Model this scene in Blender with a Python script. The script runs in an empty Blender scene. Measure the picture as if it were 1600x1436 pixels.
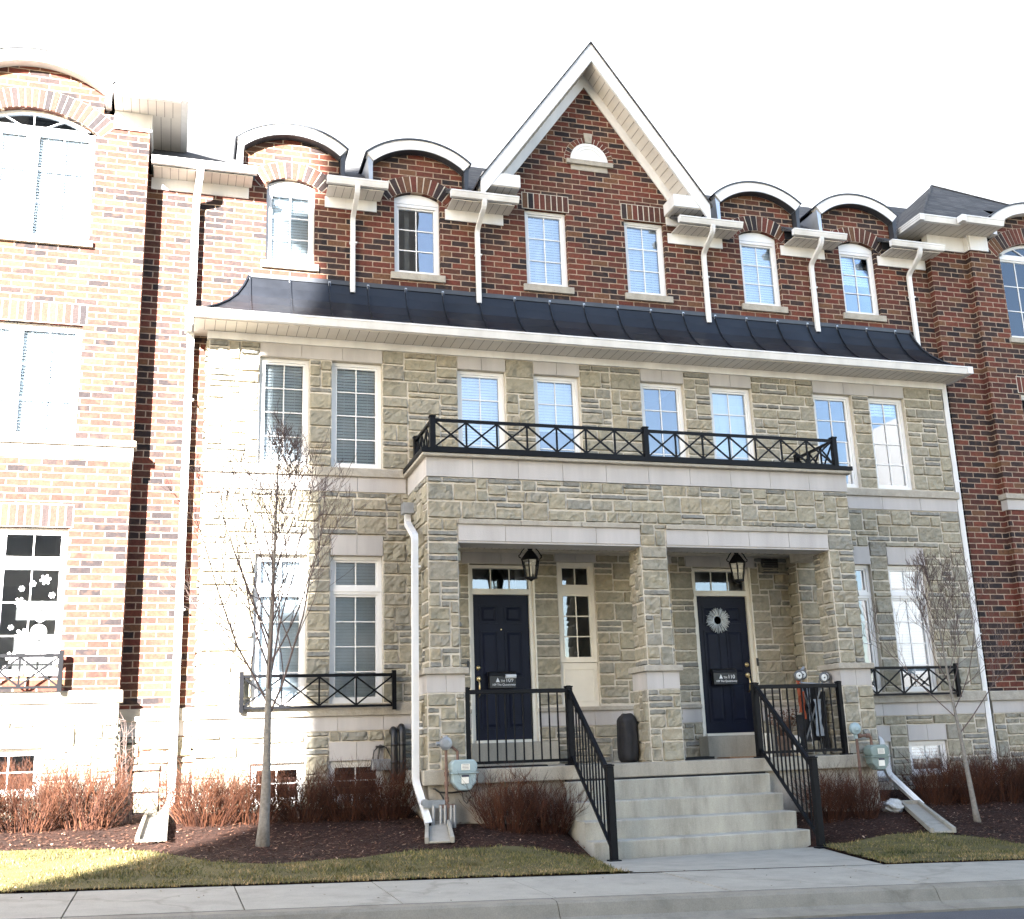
import bpy, bmesh, math, random
from mathutils import Vector, Matrix, noise, geometry

S = bpy.context.scene
COL = S.collection
# ------------------------------------------------------------------ camera
cam_d = bpy.data.cameras.new("camera")
cam = bpy.data.objects.new("camera", cam_d)
COL.objects.link(cam)
S.camera = cam
CP = Vector((-6.9717, -16.8077, -4.3365))
yaw, pitch, roll = 0.298632, 0.254736, -0.033957
_f = Vector((math.sin(yaw) * math.cos(pitch), math.cos(yaw) * math.cos(pitch), math.sin(pitch)))
_r = Vector((math.cos(yaw), -math.sin(yaw), 0))
_u = _r.cross(_f)
_r2 = math.cos(roll) * _r + math.sin(roll) * _u
_u2 = -math.sin(roll) * _r + math.cos(roll) * _u
mw = Matrix.Identity(4)
for i in range(3):
    mw[i][0], mw[i][1], mw[i][2], mw[i][3] = _r2[i], _u2[i], -_f[i], CP[i]
cam.matrix_world = mw
cam_d.sensor_fit = 'HORIZONTAL'
cam_d.sensor_width = 36.0
cam_d.lens = 36.0 * 1742.661 / 1600.0
cam_d.clip_start = 0.1
cam_d.clip_end = 2000

# ------------------------------------------------------------------ sky, sun, exposure
SUN = Vector((-0.67, -1.0, 0.54)).normalized()          # towards the sun
EL = math.asin(SUN.z)
world = bpy.data.worlds.new("World")
S.world = world
world.use_nodes = True
wn = world.node_tree
wn.nodes.clear()
wo = wn.nodes.new('ShaderNodeOutputWorld')
bg = wn.nodes.new('ShaderNodeBackground')
sky = wn.nodes.new('ShaderNodeTexSky')
sky.sky_type = 'NISHITA'
sky.sun_disc = False
sky.sun_elevation = EL
sky.sun_rotation = math.atan2(SUN.x, SUN.y)
sky.air_density = 1.0
sky.dust_density = 1.2
sky.ozone_density = 1.0
bg.inputs['Strength'].default_value = 0.05
# thin bright cloud: a bank to the north (behind the houses), broken cloud elsewhere
tc = wn.nodes.new('ShaderNodeTexCoord')
sep = wn.nodes.new('ShaderNodeSeparateXYZ')
wn.links.new(tc.outputs['Generated'], sep.inputs[0])
nz = wn.nodes.new('ShaderNodeTexNoise')
nz.inputs['Scale'].default_value = 2.4
nz.inputs['Detail'].default_value = 6
wn.links.new(tc.outputs['Generated'], nz.inputs['Vector'])
ad = wn.nodes.new('ShaderNodeMath'); ad.operation = 'MULTIPLY_ADD'
ad.inputs[1].default_value = 1.6; ad.inputs[2].default_value = -0.28
wn.links.new(sep.outputs['Y'], ad.inputs[0])
ad2 = wn.nodes.new('ShaderNodeMath'); ad2.operation = 'ADD'
wn.links.new(ad.outputs[0], ad2.inputs[0]); wn.links.new(nz.outputs['Fac'], ad2.inputs[1])
mr = wn.nodes.new('ShaderNodeMapRange'); mr.interpolation_type = 'SMOOTHSTEP'
mr.inputs['From Min'].default_value = 0.28; mr.inputs['From Max'].default_value = 0.75
wn.links.new(ad2.outputs[0], mr.inputs['Value'])
mx = wn.nodes.new('ShaderNodeMix'); mx.data_type = 'RGBA'
wn.links.new(mr.outputs[0], mx.inputs['Factor'])
wn.links.new(sky.outputs[0], mx.inputs['A'])
mx.inputs['B'].default_value = (2.6, 2.65, 2.75, 1)
wn.links.new(mx.outputs['Result'], bg.inputs['Color'])
wn.links.new(bg.outputs[0], wo.inputs[0])

sun_d = bpy.data.lights.new("sun", 'SUN')
sun_d.energy = 5.0
sun_d.angle = math.radians(0.55)
sun_d.color = (1.0, 0.955, 0.90)
sun = bpy.data.objects.new("sun", sun_d)
COL.objects.link(sun)
sun.location = (-30, -40, 40)
sun.rotation_euler = SUN.to_track_quat('Z', 'Y').to_euler()

S.view_settings.view_transform = 'Standard'
S.view_settings.look = 'None'
S.view_settings.gamma = 1
S.view_settings.exposure = 4.0
S.view_settings.use_curve_mapping = False

# ------------------------------------------------------------------ helpers
def rnd(seed): return random.Random(seed)

class MB:
    """collects faces; build() links them as ONE mesh object"""
    def __init__(s): s.v = []; s.f = []; s.m = []; s.t = []
    def face(s, pts, m=0, t=0.5):
        n = len(s.v); s.v += [tuple(p) for p in pts]
        s.f.append(tuple(range(n, n + len(pts)))); s.m.append(m); s.t.append(t)
    def mesh(s, vs, fs, m=0, t=0.5):
        n = len(s.v); s.v += [tuple(p) for p in vs]
        for f in fs: s.f.append(tuple(i + n for i in f)); s.m.append(m); s.t.append(t)
    def box(s, x0, x1, y0, y1, z0, z1, m=0, t=0.5):
        v = [(x0, y0, z0), (x1, y0, z0), (x1, y1, z0), (x0, y1, z0), (x0, y0, z1), (x1, y0, z1), (x1, y1, z1), (x0, y1, z1)]
        s.mesh(v, [(0, 3, 2, 1), (4, 5, 6, 7), (0, 1, 5, 4), (1, 2, 6, 5), (2, 3, 7, 6), (3, 0, 4, 7)], m, t)
    def prism(s, poly, y0, y1, m=0, t=0.5):
        """polygon of (x, z), counter-clockwise seen from -y, extruded from y0 to y1"""
        n = len(poly)
        v = [(x, y0, z) for x, z in poly] + [(x, y1, z) for x, z in poly]
        f = [tuple(range(n)), tuple(range(2 * n - 1, n - 1, -1))]
        f += [((i + 1) % n, i, n + i, n + (i + 1) % n) for i in range(n)]
        s.mesh(v, f, m, t)
    def sweep(s, prof, x0, x1, m=0, t=0.5, zs=None):
        """closed (y, z) profile swept along x"""
        n = len(prof); zs = zs or (lambda x: 0)
        v = [(x0, y, z + zs(x0)) for y, z in prof] + [(x1, y, z + zs(x1)) for y, z in prof]
        f = [tuple(range(n)), tuple(range(2 * n - 1, n - 1, -1))]
        f += [((i + 1) % n, i, n + i, n + (i + 1) % n) for i in range(n)]
        s.mesh(v, f, m, t)
    def bar(s, p0, p1, w, d, m=0, t=0.5, up=None):
        """rectangular bar between two points: w across, d along the depth"""
        p0 = Vector(p0); p1 = Vector(p1); a = (p1 - p0).normalized()
        ref = Vector(up) if up else (Vector((0, 1, 0)) if abs(a.y) < 0.9 else Vector((0, 0, 1)))
        b = a.cross(ref).normalized() * (w / 2); c = a.cross(b).normalized() * (d / 2)
        v = [p0 - b - c, p0 + b - c, p0 + b + c, p0 - b + c, p1 - b - c, p1 + b - c, p1 + b + c, p1 - b + c]
        s.mesh(v, [(0, 3, 2, 1), (4, 5, 6, 7), (0, 1, 5, 4), (1, 2, 6, 5), (2, 3, 7, 6), (3, 0, 4, 7)], m, t)
    def tube(s, pts, r, n=8, m=0, t=0.5, cap=True):
        pts = [Vector(p) for p in pts]; k = len(pts)
        rs = r if isinstance(r, (list, tuple)) else [r] * k
        v = []; prev = None
        for i, p in enumerate(pts):
            a = (pts[min(i + 1, k - 1)] - pts[max(i - 1, 0)]).normalized()
            if prev is None:
                ref = Vector((0, 0, 1)) if abs(a.z) < 0.9 else Vector((1, 0, 0))
                b = a.cross(ref).normalized()
            else:
                b = (prev - a * prev.dot(a)); b = b.normalized() if b.length > 1e-6 else a.orthogonal().normalized()
            prev = b; c = a.cross(b)
            for j in range(n):
                q = 2 * math.pi * j / n
                v.append(p + (b * math.cos(q) + c * math.sin(q)) * rs[i])
        f = []
        for i in range(k - 1):
            for j in range(n):
                j2 = (j + 1) % n
                f.append((i * n + j, i * n + j2, (i + 1) * n + j2, (i + 1) * n + j))
        if cap:
            f.append(tuple(range(n - 1, -1, -1))); f.append(tuple(range((k - 1) * n, k * n)))
        s.mesh(v, f, m, t)
    def lathe(s, prof, c, n=16, axis='z', m=0, t=0.5):
        """(radius, height) profile turned about an axis through c"""
        v = []; f = []; k = len(prof)
        for r, h in prof:
            for j in range(n):
                q = 2 * math.pi * j / n; a, b = r * math.cos(q), r * math.sin(q)
                if axis == 'z': v.append((c[0] + a, c[1] + b, c[2] + h))
                elif axis == 'y': v.append((c[0] + a, c[1] - h, c[2] + b))
                else: v.append((c[0] + h, c[1] + a, c[2] + b))
        for i in range(k - 1):
            for j in range(n):
                j2 = (j + 1) % n
                f.append((i * n + j, i * n + j2, (i + 1) * n + j2, (i + 1) * n + j))
        f.append(tuple(range(n - 1, -1, -1))); f.append(tuple(range((k - 1) * n, k * n)))
        s.mesh(v, f, m, t)
    def ribbon(s, pts, w, d, m=0, t=0.5):
        """rectangular pipe along a polyline lying in a y-z or general plane; w along x"""
        for a, b in zip(pts[:-1], pts[1:]): s.bar(a, b, w, d, m, t)
    def build(s, name, mat, parent=None, smooth=False, bevel=0):
        W = world_of(parent)
        me = bpy.data.meshes.new(name)
        me.from_pydata([(x - W[0], y - W[1], z - W[2]) for x, y, z in s.v], [], s.f)
        mats = mat if isinstance(mat, (list, tuple)) else [mat]
        for q in mats: me.materials.append(q)
        me.polygons.foreach_set('material_index', s.m)
        at = me.attributes.new('tint', 'FLOAT', 'FACE')
        at.data.foreach_set('value', s.t)
        if smooth: me.polygons.foreach_set('use_smooth', [True] * len(s.f))
        me.update()
        o = bpy.data.objects.new(name, me)
        COL.objects.link(o)
        if parent: o.parent = parent
        if bevel:
            b = o.modifiers.new('bevel', 'BEVEL'); b.width = bevel; b.segments = 2; b.limit_method = 'ANGLE'
        return o

def world_of(o):
    w = Vector((0, 0, 0))
    while o is not None:
        w += o.location; o = o.parent
    return w

def tag(o, label=None, cat=None, group=None, kind=None):
    if label: o['label'] = label
    if cat: o['category'] = cat
    if group: o['group'] = group
    if kind: o['kind'] = kind
    return o

def thing(name, label, cat, loc, group=None):
    o = bpy.data.objects.new(name, None)
    o.empty_display_size = 0.2
    COL.objects.link(o); o.location = loc
    return tag(o, label, cat, group)

def copy_tree(o, parent=None):
    c = o.copy(); COL.objects.link(c); c.parent = parent
    for ch in list(o.children): copy_tree(ch, c)
    return c

# ------------------------------------------------------------------ materials
def new_mat(name):
    m = bpy.data.materials.new(name); m.use_nodes = True
    nt = m.node_tree; b = nt.nodes['Principled BSDF']
    return m, nt, b

def N(nt, t, **kw):
    n = nt.nodes.new(t)
    for k, v in kw.items():
        if k in n.inputs.keys(): n.inputs[k].default_value = v
        else: setattr(n, k, v)
    return n

def ramp(nt, stops, interp='LINEAR'):
    r = nt.nodes.new('ShaderNodeValToRGB'); r.color_ramp.interpolation = interp
    e = r.color_ramp.elements
    while len(e) < len(stops): e.new(0.5)
    for i, (p, c) in enumerate(stops): e[i].position = p; e[i].color = (*c, 1)
    return r

def mixc(nt, blend, fac, a, b):
    n = nt.nodes.new('ShaderNodeMix'); n.data_type = 'RGBA'; n.blend_type = blend
    for sock, val in (('Factor', fac), ('A', a), ('B', b)):
        if hasattr(val, 'links') or hasattr(val, 'is_output'): nt.links.new(val, n.inputs[sock])
        elif isinstance(val, (tuple, list)): n.inputs[sock].default_value = (*val, 1)
        else: n.inputs[sock].default_value = val
    return n.outputs['Result']

def plain(name, col, rough=0.5, var=0.12, scale=6.0, metal=0.0, bump=0.0, bscale=60.0, spec=0.5, streak=False):
    """paint / concrete / plastic: colour with soft blotches of wear and a little bump"""
    m, nt, b = new_mat(name)
    tc = N(nt, 'ShaderNodeTexCoord')
    mp = N(nt, 'ShaderNodeMapping')
    nt.links.new(tc.outputs['Object'], mp.inputs[0])
    if streak: mp.inputs['Scale'].default_value = (1, 1, 0.12)
    n = N(nt, 'ShaderNodeTexNoise', Scale=scale, Detail=6.0, Roughness=0.6)
    nt.links.new(mp.outputs[0], n.inputs['Vector'])
    r = ramp(nt, [(0.3, tuple(c * (1 - var) for c in col)), (0.7, tuple(min(1, c * (1 + var)) for c in col))])
    nt.links.new(n.outputs['Fac'], r.inputs[0])
    nt.links.new(r.outputs[0], b.inputs['Base Color'])
    b.inputs['Roughness'].default_value = rough
    b.inputs['Metallic'].default_value = metal
    b.inputs['Specular IOR Level'].default_value = spec
    if bump:
        n2 = N(nt, 'ShaderNodeTexNoise', Scale=bscale, Detail=4.0)
        nt.links.new(tc.outputs['Object'], n2.inputs['Vector'])
        bp = N(nt, 'ShaderNodeBump', Strength=bump, Distance=0.01)
        nt.links.new(n2.outputs['Fac'], bp.inputs['Height'])
        nt.links.new(bp.outputs[0], b.inputs['Normal'])
    return m

BRICK_RAMP = [(0.0, (0.0191, 0.0153, 0.0167)), (0.12, (0.0318, 0.0221, 0.0216)), (0.27, (0.0933, 0.0305, 0.0216)), (0.40, (0.0614, 0.0245, 0.0191)),
              (0.53, (0.1187, 0.0385, 0.0249)), (0.67, (0.1007, 0.0305, 0.0216)), (0.80, (0.0742, 0.0327, 0.0226)), (0.93, (0.1114, 0.0562, 0.0311))]

def brick_mat():
    m, nt, b = new_mat('red_brick')
    tc = N(nt, 'ShaderNodeTexCoord')
    sp = N(nt, 'ShaderNodeSeparateXYZ'); nt.links.new(tc.outputs['Object'], sp.inputs[0])
    a = N(nt, 'ShaderNodeMath', operation='ADD')
    nt.links.new(sp.outputs['X'], a.inputs[0]); nt.links.new(sp.outputs['Y'], a.inputs[1])
    cb = N(nt, 'ShaderNodeCombineXYZ')
    nt.links.new(a.outputs[0], cb.inputs['X']); nt.links.new(sp.outputs['Z'], cb.inputs['Y'])
    # slightly wavy edges
    wn_ = N(nt, 'ShaderNodeTexNoise', Scale=14.0, Detail=3.0)
    nt.links.new(tc.outputs['Object'], wn_.inputs['Vector'])
    sub = N(nt, 'ShaderNodeVectorMath', operation='MULTIPLY_ADD')
    nt.links.new(wn_.outputs['Color'], sub.inputs[0])
    sub.inputs[1].default_value = (0.014, 0.012, 0); nt.links.new(cb.outputs[0], sub.inputs[2])
    br = N(nt, 'ShaderNodeTexBrick')
    br.offset = 0.5; br.offset_frequency = 2; br.squash = 1.0
    br.inputs['Color1'].default_value = (0, 0, 0, 1); br.inputs['Color2'].default_value = (1, 1, 1, 1)
    br.inputs['Mortar'].default_value = (0.5, 0.5, 0.5, 1)
    br.inputs['Scale'].default_value = 1.0
    br.inputs['Mortar Size'].default_value = 0.0095
    br.inputs['Mortar Smooth'].default_value = 0.25
    br.inputs['Bias'].default_value = 0.0
    br.inputs['Brick Width'].default_value = 0.302
    br.inputs['Row Height'].default_value = 0.104
    nt.links.new(sub.outputs[0], br.inputs['Vector'])
    r = ramp(nt, BRICK_RAMP, 'CONSTANT')
    nt.links.new(br.outputs['Color'], r.inputs[0])
    n1 = N(nt, 'ShaderNodeTexNoise', Scale=22.0, Detail=6.0, Roughness=0.7)
    nt.links.new(tc.outputs['Object'], n1.inputs['Vector'])
    r1 = ramp(nt, [(0.3, (0.62, 0.60, 0.60)), (0.72, (1.35, 1.3, 1.25))])
    nt.links.new(n1.outputs['Fac'], r1.inputs[0])
    c1 = mixc(nt, 'MULTIPLY', 1.0, r.outputs[0], r1.outputs[0])
    n3 = N(nt, 'ShaderNodeTexNoise', Scale=0.8, Detail=4.0)
    nt.links.new(tc.outputs['Object'], n3.inputs['Vector'])
    r3 = ramp(nt, [(0.3, (0.85, 0.85, 0.86)), (0.7, (1.12, 1.1, 1.08))])
    nt.links.new(n3.outputs['Fac'], r3.inputs[0])
    c1b = mixc(nt, 'MULTIPLY', 1.0, c1, r3.outputs[0])
    n5 = N(nt, 'ShaderNodeTexNoise', Scale=5.5, Detail=3.0, Roughness=0.6); nt.links.new(sub.outputs[0], n5.inputs['Vector'])
    r5 = ramp(nt, [(0.52, (0, 0, 0)), (0.70, (0.55, 0.55, 0.55))]); nt.links.new(n5.outputs['Fac'], r5.inputs[0])
    c2 = mixc(nt, 'MIX', r5.outputs[0], c1b, (0.095, 0.052, 0.034))
    n2 = N(nt, 'ShaderNodeTexNoise', Scale=9.0, Detail=5.0)
    nt.links.new(tc.outputs['Object'], n2.inputs['Vector'])
    mo = ramp(nt, [(0.3, (0.2318, 0.1688, 0.1220)), (0.7, (0.3660, 0.2813, 0.2135))])
    nt.links.new(n2.outputs['Fac'], mo.inputs[0])
    cc = mixc(nt, 'MIX', br.outputs['Fac'], c2, mo.outputs[0])
    nt.links.new(cc, b.inputs['Base Color'])
    b.inputs['Roughness'].default_value = 0.85
    b.inputs['Specular IOR Level'].default_value = 0.25
    inv = N(nt, 'ShaderNodeMath', operation='MULTIPLY_ADD')
    nt.links.new(br.outputs['Fac'], inv.inputs[0]); inv.inputs[1].default_value = -1.0
    sc = N(nt, 'ShaderNodeMath', operation='MULTIPLY'); sc.inputs[1].default_value = 0.25
    nt.links.new(n1.outputs['Fac'], sc.inputs[0]); nt.links.new(sc.outputs[0], inv.inputs[2])
    bp = N(nt, 'ShaderNodeBump', Strength=0.9, Distance=0.012)
    nt.links.new(inv.outputs[0], bp.inputs['Height']); nt.links.new(bp.outputs[0], b.inputs['Normal'])
    return m

def tint_mat(name, stops, rough=0.8, nscale=18.0, nlo=0.75, nhi=1.25, bump=0.4, bscale=50.0, interp='LINEAR', spec=0.3):
    """colour chosen per stone / brick / blade by the face attribute «tint», plus fine noise"""
    m, nt, b = new_mat(name)
    at = N(nt, 'ShaderNodeAttribute'); at.attribute_name = 'tint'
    tc = N(nt, 'ShaderNodeTexCoord')
    r = ramp(nt, stops, interp)
    nt.links.new(at.outputs['Fac'], r.inputs[0])
    n1 = N(nt, 'ShaderNodeTexNoise', Scale=nscale, Detail=7.0, Roughness=0.65)
    nt.links.new(tc.outputs['Object'], n1.inputs['Vector'])
    r1 = ramp(nt, [(0.28, (nlo, nlo, nlo * 0.98)), (0.72, (nhi, nhi, nhi))])
    nt.links.new(n1.outputs['Fac'], r1.inputs[0])
    c = mixc(nt, 'MULTIPLY', 1.0, r.outputs[0], r1.outputs[0])
    nt.links.new(c, b.inputs['Base Color'])
    b.inputs['Roughness'].default_value = rough
    b.inputs['Specular IOR Level'].default_value = spec
    if bump:
        n2 = N(nt, 'ShaderNodeTexNoise', Scale=bscale, Detail=5.0)
        nt.links.new(tc.outputs['Object'], n2.inputs['Vector'])
        bp = N(nt, 'ShaderNodeBump', Strength=bump, Distance=0.012)
        nt.links.new(n2.outputs['Fac'], bp.inputs['Height']); nt.links.new(bp.outputs[0], b.inputs['Normal'])
    return m

def glass_mat(name, refl=0.16, tintc=(0.93, 0.97, 1.0)):
    m = bpy.data.materials.new(name); m.use_nodes = True
    nt = m.node_tree; nt.nodes.clear()
    o = nt.nodes.new('ShaderNodeOutputMaterial')
    tr = N(nt, 'ShaderNodeBsdfTransparent'); tr.inputs[0].default_value = (*[c * 0.985 for c in tintc], 1)
    gl = N(nt, 'ShaderNodeBsdfGlossy'); gl.inputs['Roughness'].default_value = 0.0
    gl.inputs['Color'].default_value = (*[c * g for c, g in zip(tintc, (.93, .93, .97))], 1)
    tc = N(nt, 'ShaderNodeTexCoord')
    nz_ = N(nt, 'ShaderNodeTexNoise', Scale=1.6, Detail=1.0)
    nt.links.new(tc.outputs['Object'], nz_.inputs['Vector'])
    bp = N(nt, 'ShaderNodeBump', Strength=0.018, Distance=0.05)
    nt.links.new(nz_.outputs['Fac'], bp.inputs['Height']); nt.links.new(bp.outputs[0], gl.inputs['Normal'])
    fr = N(nt, 'ShaderNodeFresnel', IOR=1.5)
    ma = N(nt, 'ShaderNodeMath', operation='MULTIPLY_ADD'); ma.inputs[1].default_value = 1.15; ma.inputs[2].default_value = refl
    ma.use_clamp = True
    nt.links.new(fr.outputs[0], ma.inputs[0])
    mx_ = N(nt, 'ShaderNodeMixShader')
    nt.links.new(ma.outputs[0], mx_.inputs[0]); nt.links.new(tr.outputs[0], mx_.inputs[1]); nt.links.new(gl.outputs[0], mx_.inputs[2])
    nt.links.new(mx_.outputs[0], o.inputs[0])
    return m

def shingle_mat():
    m, nt, b = new_mat('asphalt_shingle')
    tc = N(nt, 'ShaderNodeTexCoord')
    sp = N(nt, 'ShaderNodeSeparateXYZ'); nt.links.new(tc.outputs['Object'], sp.inputs[0])
    a = N(nt, 'ShaderNodeMath', operation='ADD'); nt.links.new(sp.outputs['X'], a.inputs[0]); nt.links.new(sp.outputs['Y'], a.inputs[1])
    cb = N(nt, 'ShaderNodeCombineXYZ'); nt.links.new(a.outputs[0], cb.inputs['X']); nt.links.new(sp.outputs['Z'], cb.inputs['Y'])
    br = N(nt, 'ShaderNodeTexBrick')
    br.inputs['Color1'].default_value = (0.030, 0.031, 0.034, 1); br.inputs['Color2'].default_value = (0.075, 0.074, 0.074, 1)
    br.inputs['Mortar'].default_value = (0.015, 0.015, 0.017, 1)
    br.inputs['Scale'].default_value = 1; br.inputs['Mortar Size'].default_value = 0.008
    br.inputs['Brick Width'].default_value = 0.3; br.inputs['Row Height'].default_value = 0.09
    nt.links.new(cb.outputs[0], br.inputs['Vector'])
    nt.links.new(br.outputs['Color'], b.inputs['Base Color'])
    b.inputs['Roughness'].default_value = 0.9
    bp = N(nt, 'ShaderNodeBump', Strength=0.8, Distance=0.02); nt.links.new(br.outputs['Color'], bp.inputs['Height'])
    nt.links.new(bp.outputs[0], b.inputs['Normal'])
    return m

def ground_mat(name, c0, c1, c2, s1=3.0, s2=40.0, rough=0.95, bump=0.8, dist=0.02):
    m, nt, b = new_mat(name)
    tc = N(nt, 'ShaderNodeTexCoord')
    n1 = N(nt, 'ShaderNodeTexNoise', Scale=s1, Detail=6.0, Roughness=0.6); nt.links.new(tc.outputs['Object'], n1.inputs['Vector'])
    n2 = N(nt, 'ShaderNodeTexNoise', Scale=s2, Detail=8.0, Roughness=0.7); nt.links.new(tc.outputs['Object'], n2.inputs['Vector'])
    r1 = ramp(nt, [(0.32, c0), (0.68, c1)]); nt.links.new(n1.outputs['Fac'], r1.inputs[0])
    r2 = ramp(nt, [(0.50, (0, 0, 0)), (0.66, (1, 1, 1))]); nt.links.new(n2.outputs['Fac'], r2.inputs[0])
    c = mixc(nt, 'MIX', r2.outputs[0], r1.outputs[0], c2)
    nt.links.new(c, b.inputs['Base Color'])
    b.inputs['Roughness'].default_value = rough; b.inputs['Specular IOR Level'].default_value = 0.25
    bp = N(nt, 'ShaderNodeBump', Strength=bump, Distance=dist); nt.links.new(n2.outputs['Fac'], bp.inputs['Height'])
    nt.links.new(bp.outputs[0], b.inputs['Normal'])
    return m

def concrete_mat(name, col, stain=0.25, streak=False, crack=0.0):
    m, nt, b = new_mat(name)
    tc = N(nt, 'ShaderNodeTexCoord')
    mp = N(nt, 'ShaderNodeMapping'); nt.links.new(tc.outputs['Object'], mp.inputs[0])
    if streak: mp.inputs['Scale'].default_value = (1.6, 0.6, 0.35)
    n1 = N(nt, 'ShaderNodeTexNoise', Scale=2.6, Detail=8.0, Roughness=0.68); nt.links.new(mp.outputs[0], n1.inputs['Vector'])
    r1 = ramp(nt, [(0.28, tuple(c * (1 - stain) for c in col)), (0.5, col), (0.75, tuple(min(1, c * (1 + stain * 0.7)) for c in col))])
    nt.links.new(n1.outputs['Fac'], r1.inputs[0])
    n2 = N(nt, 'ShaderNodeTexNoise', Scale=90.0, Detail=5.0, Roughness=0.7); nt.links.new(tc.outputs['Object'], n2.inputs['Vector'])
    r2 = ramp(nt, [(0.3, (0.82, 0.82, 0.82)), (0.7, (1.12, 1.12, 1.12))]); nt.links.new(n2.outputs['Fac'], r2.inputs[0])
    c = mixc(nt, 'MULTIPLY', 1.0, r1.outputs[0], r2.outputs[0])
    v = N(nt, 'ShaderNodeTexVoronoi', Scale=7.0); nt.links.new(tc.outputs['Object'], v.inputs['Vector'])
    r3 = ramp(nt, [(0.02, (0.45, 0.43, 0.40)), (0.05, (1, 1, 1))]); nt.links.new(v.outputs['Distance'], r3.inputs[0])
    c2 = mixc(nt, 'MULTIPLY', 0.5, c, r3.outputs[0])
    nd = N(nt, 'ShaderNodeTexNoise', Scale=3.0, Detail=4.0); nt.links.new(tc.outputs['Object'], nd.inputs['Vector'])
    md = N(nt, 'ShaderNodeVectorMath', operation='MULTIPLY_ADD'); md.inputs[1].default_value = (.5, .5, .5)
    nt.links.new(nd.outputs['Color'], md.inputs[0]); nt.links.new(tc.outputs['Object'], md.inputs[2])
    ve = N(nt, 'ShaderNodeTexVoronoi', Scale=0.22, feature='DISTANCE_TO_EDGE'); nt.links.new(md.outputs[0], ve.inputs['Vector'])
    r4 = ramp(nt, [(0.0, (0.45, 0.43, 0.40)), (0.004, (0.62, 0.60, 0.57)), (0.009, (1, 1, 1))]); nt.links.new(ve.outputs['Distance'], r4.inputs[0])
    c2 = mixc(nt, 'MULTIPLY', crack, c2, r4.outputs[0])
    nt.links.new(c2, b.inputs['Base Color'])
    b.inputs['Roughness'].default_value = 0.9; b.inputs['Specular IOR Level'].default_value = 0.3
    bp = N(nt, 'ShaderNodeBump', Strength=0.35, Distance=0.006); nt.links.new(n2.outputs['Fac'], bp.inputs['Height'])
    nt.links.new(bp.outputs[0], b.inputs['Normal'])
    return m

M = {}
M['brick'] = brick_mat()
M['arch'] = tint_mat('arch_brick', BRICK_RAMP, rough=0.85, nscale=22, nlo=0.65, nhi=1.3, interp='CONSTANT')
M['mortar'] = plain('mortar', (0.4880, 0.4481, 0.3797), 0.95, 0.15, 12, bump=0.4)
M['stone'] = tint_mat('rock_faced_stone', [(0.0, (0.1720, 0.1715, 0.1551)), (0.22, (0.2107, 0.2056, 0.1805)), (0.34, (0.2451, 0.2275, 0.1739)), (0.55, (0.2838, 0.2599, 0.1955)),
                                           (0.75, (0.2580, 0.2406, 0.1927)), (0.9, (0.2967, 0.2607, 0.1880)), (1.0, (0.2322, 0.2231, 0.1927))],
                      rough=0.9, nscale=9, nlo=0.72, nhi=1.22, bump=1.0, bscale=26, spec=0.2)
M['cast'] = plain('cast_stone', (0.3941, 0.3730, 0.3559), 0.8, 0.13, 3.0, bump=0.25, bscale=80, streak=True)
M['ledge'] = plain('ledge_stone', (0.3175, 0.2911, 0.2425), 0.85, 0.18, 8.0, bump=0.8, bscale=35)
M['white'] = plain('white_vinyl', (0.6688, 0.6688, 0.6600), 0.38, 0.04, 3.0)
M['alum'] = plain('white_aluminium', (0.6512, 0.6512, 0.6450), 0.42, 0.15, 2.2, streak=True)
M['soffit'] = plain('soffit_panel', (0.5797, 0.5426, 0.4915), 0.55, 0.05, 4.0)
M['groove'] = plain('soffit_groove', (0.16, 0.14, 0.12), 0.8, 0.05)  # soffit joints; also colours the painted shadow lines of the gutter hem
M['cream'] = plain('cream_paint', (0.66, 0.63, 0.55), 0.45, 0.06, 3.0)
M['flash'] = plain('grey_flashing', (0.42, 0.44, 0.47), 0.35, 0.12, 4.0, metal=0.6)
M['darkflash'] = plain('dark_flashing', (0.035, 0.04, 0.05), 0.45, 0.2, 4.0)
M['roofmetal'] = plain('black_roof_metal', (0.0101, 0.0115, 0.0149), 0.36, 0.35, 2.2, bump=0.12, bscale=3.0, spec=0.32)
M['black'] = plain('black_powder_coat', (0.0050, 0.0054, 0.0070), 0.42, 0.25, 5.0, spec=0.12)
M['shingle'] = shingle_mat()
M['glass'] = glass_mat('window_glass', 0.065)
M['pglass'] = glass_mat('porch_glass', 0.05)
M['blind'] = plain('blind_slat', (0.82, 0.83, 0.81), 0.55, 0.05)
M['inside'] = plain('dim_room', (0.22, 0.20, 0.18), 0.9, 0.2, 1.0)
M['door'] = plain('navy_door_paint', (0.0063, 0.0087, 0.0206), 0.45, 0.2, 3.0, spec=0.14)
M['brass'] = plain('brass', (0.65, 0.52, 0.28), 0.28, 0.1, metal=0.9)
M['steps'] = concrete_mat('step_concrete', (0.3440, 0.3268, 0.2752), 0.36, True)
M['slab'] = concrete_mat('slab_concrete', (0.3096, 0.2838, 0.2322), 0.25, True)
M['walk'] = concrete_mat('sidewalk_concrete', (0.3100, 0.2881, 0.2399), 0.20, crack=.35)
M['curb'] = concrete_mat('curb_concrete', (0.2232, 0.2001, 0.1581), 0.28, crack=.3)
M['found'] = concrete_mat('foundation_concrete', (0.33, 0.30, 0.25), 0.4, True)
M['asphalt'] = ground_mat('asphalt', (0.060, 0.062, 0.068), (0.085, 0.087, 0.093), (0.12, 0.12, 0.125), 1.2, 160, 0.9, 0.5, 0.006)
M['mulch'] = ground_mat('mulch', (0.0165, 0.0065, 0.0038), (0.0338, 0.0120, 0.0065), (0.0638, 0.0225, 0.0114), 2.0, 55, 0.95, 1.0, 0.04)
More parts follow.
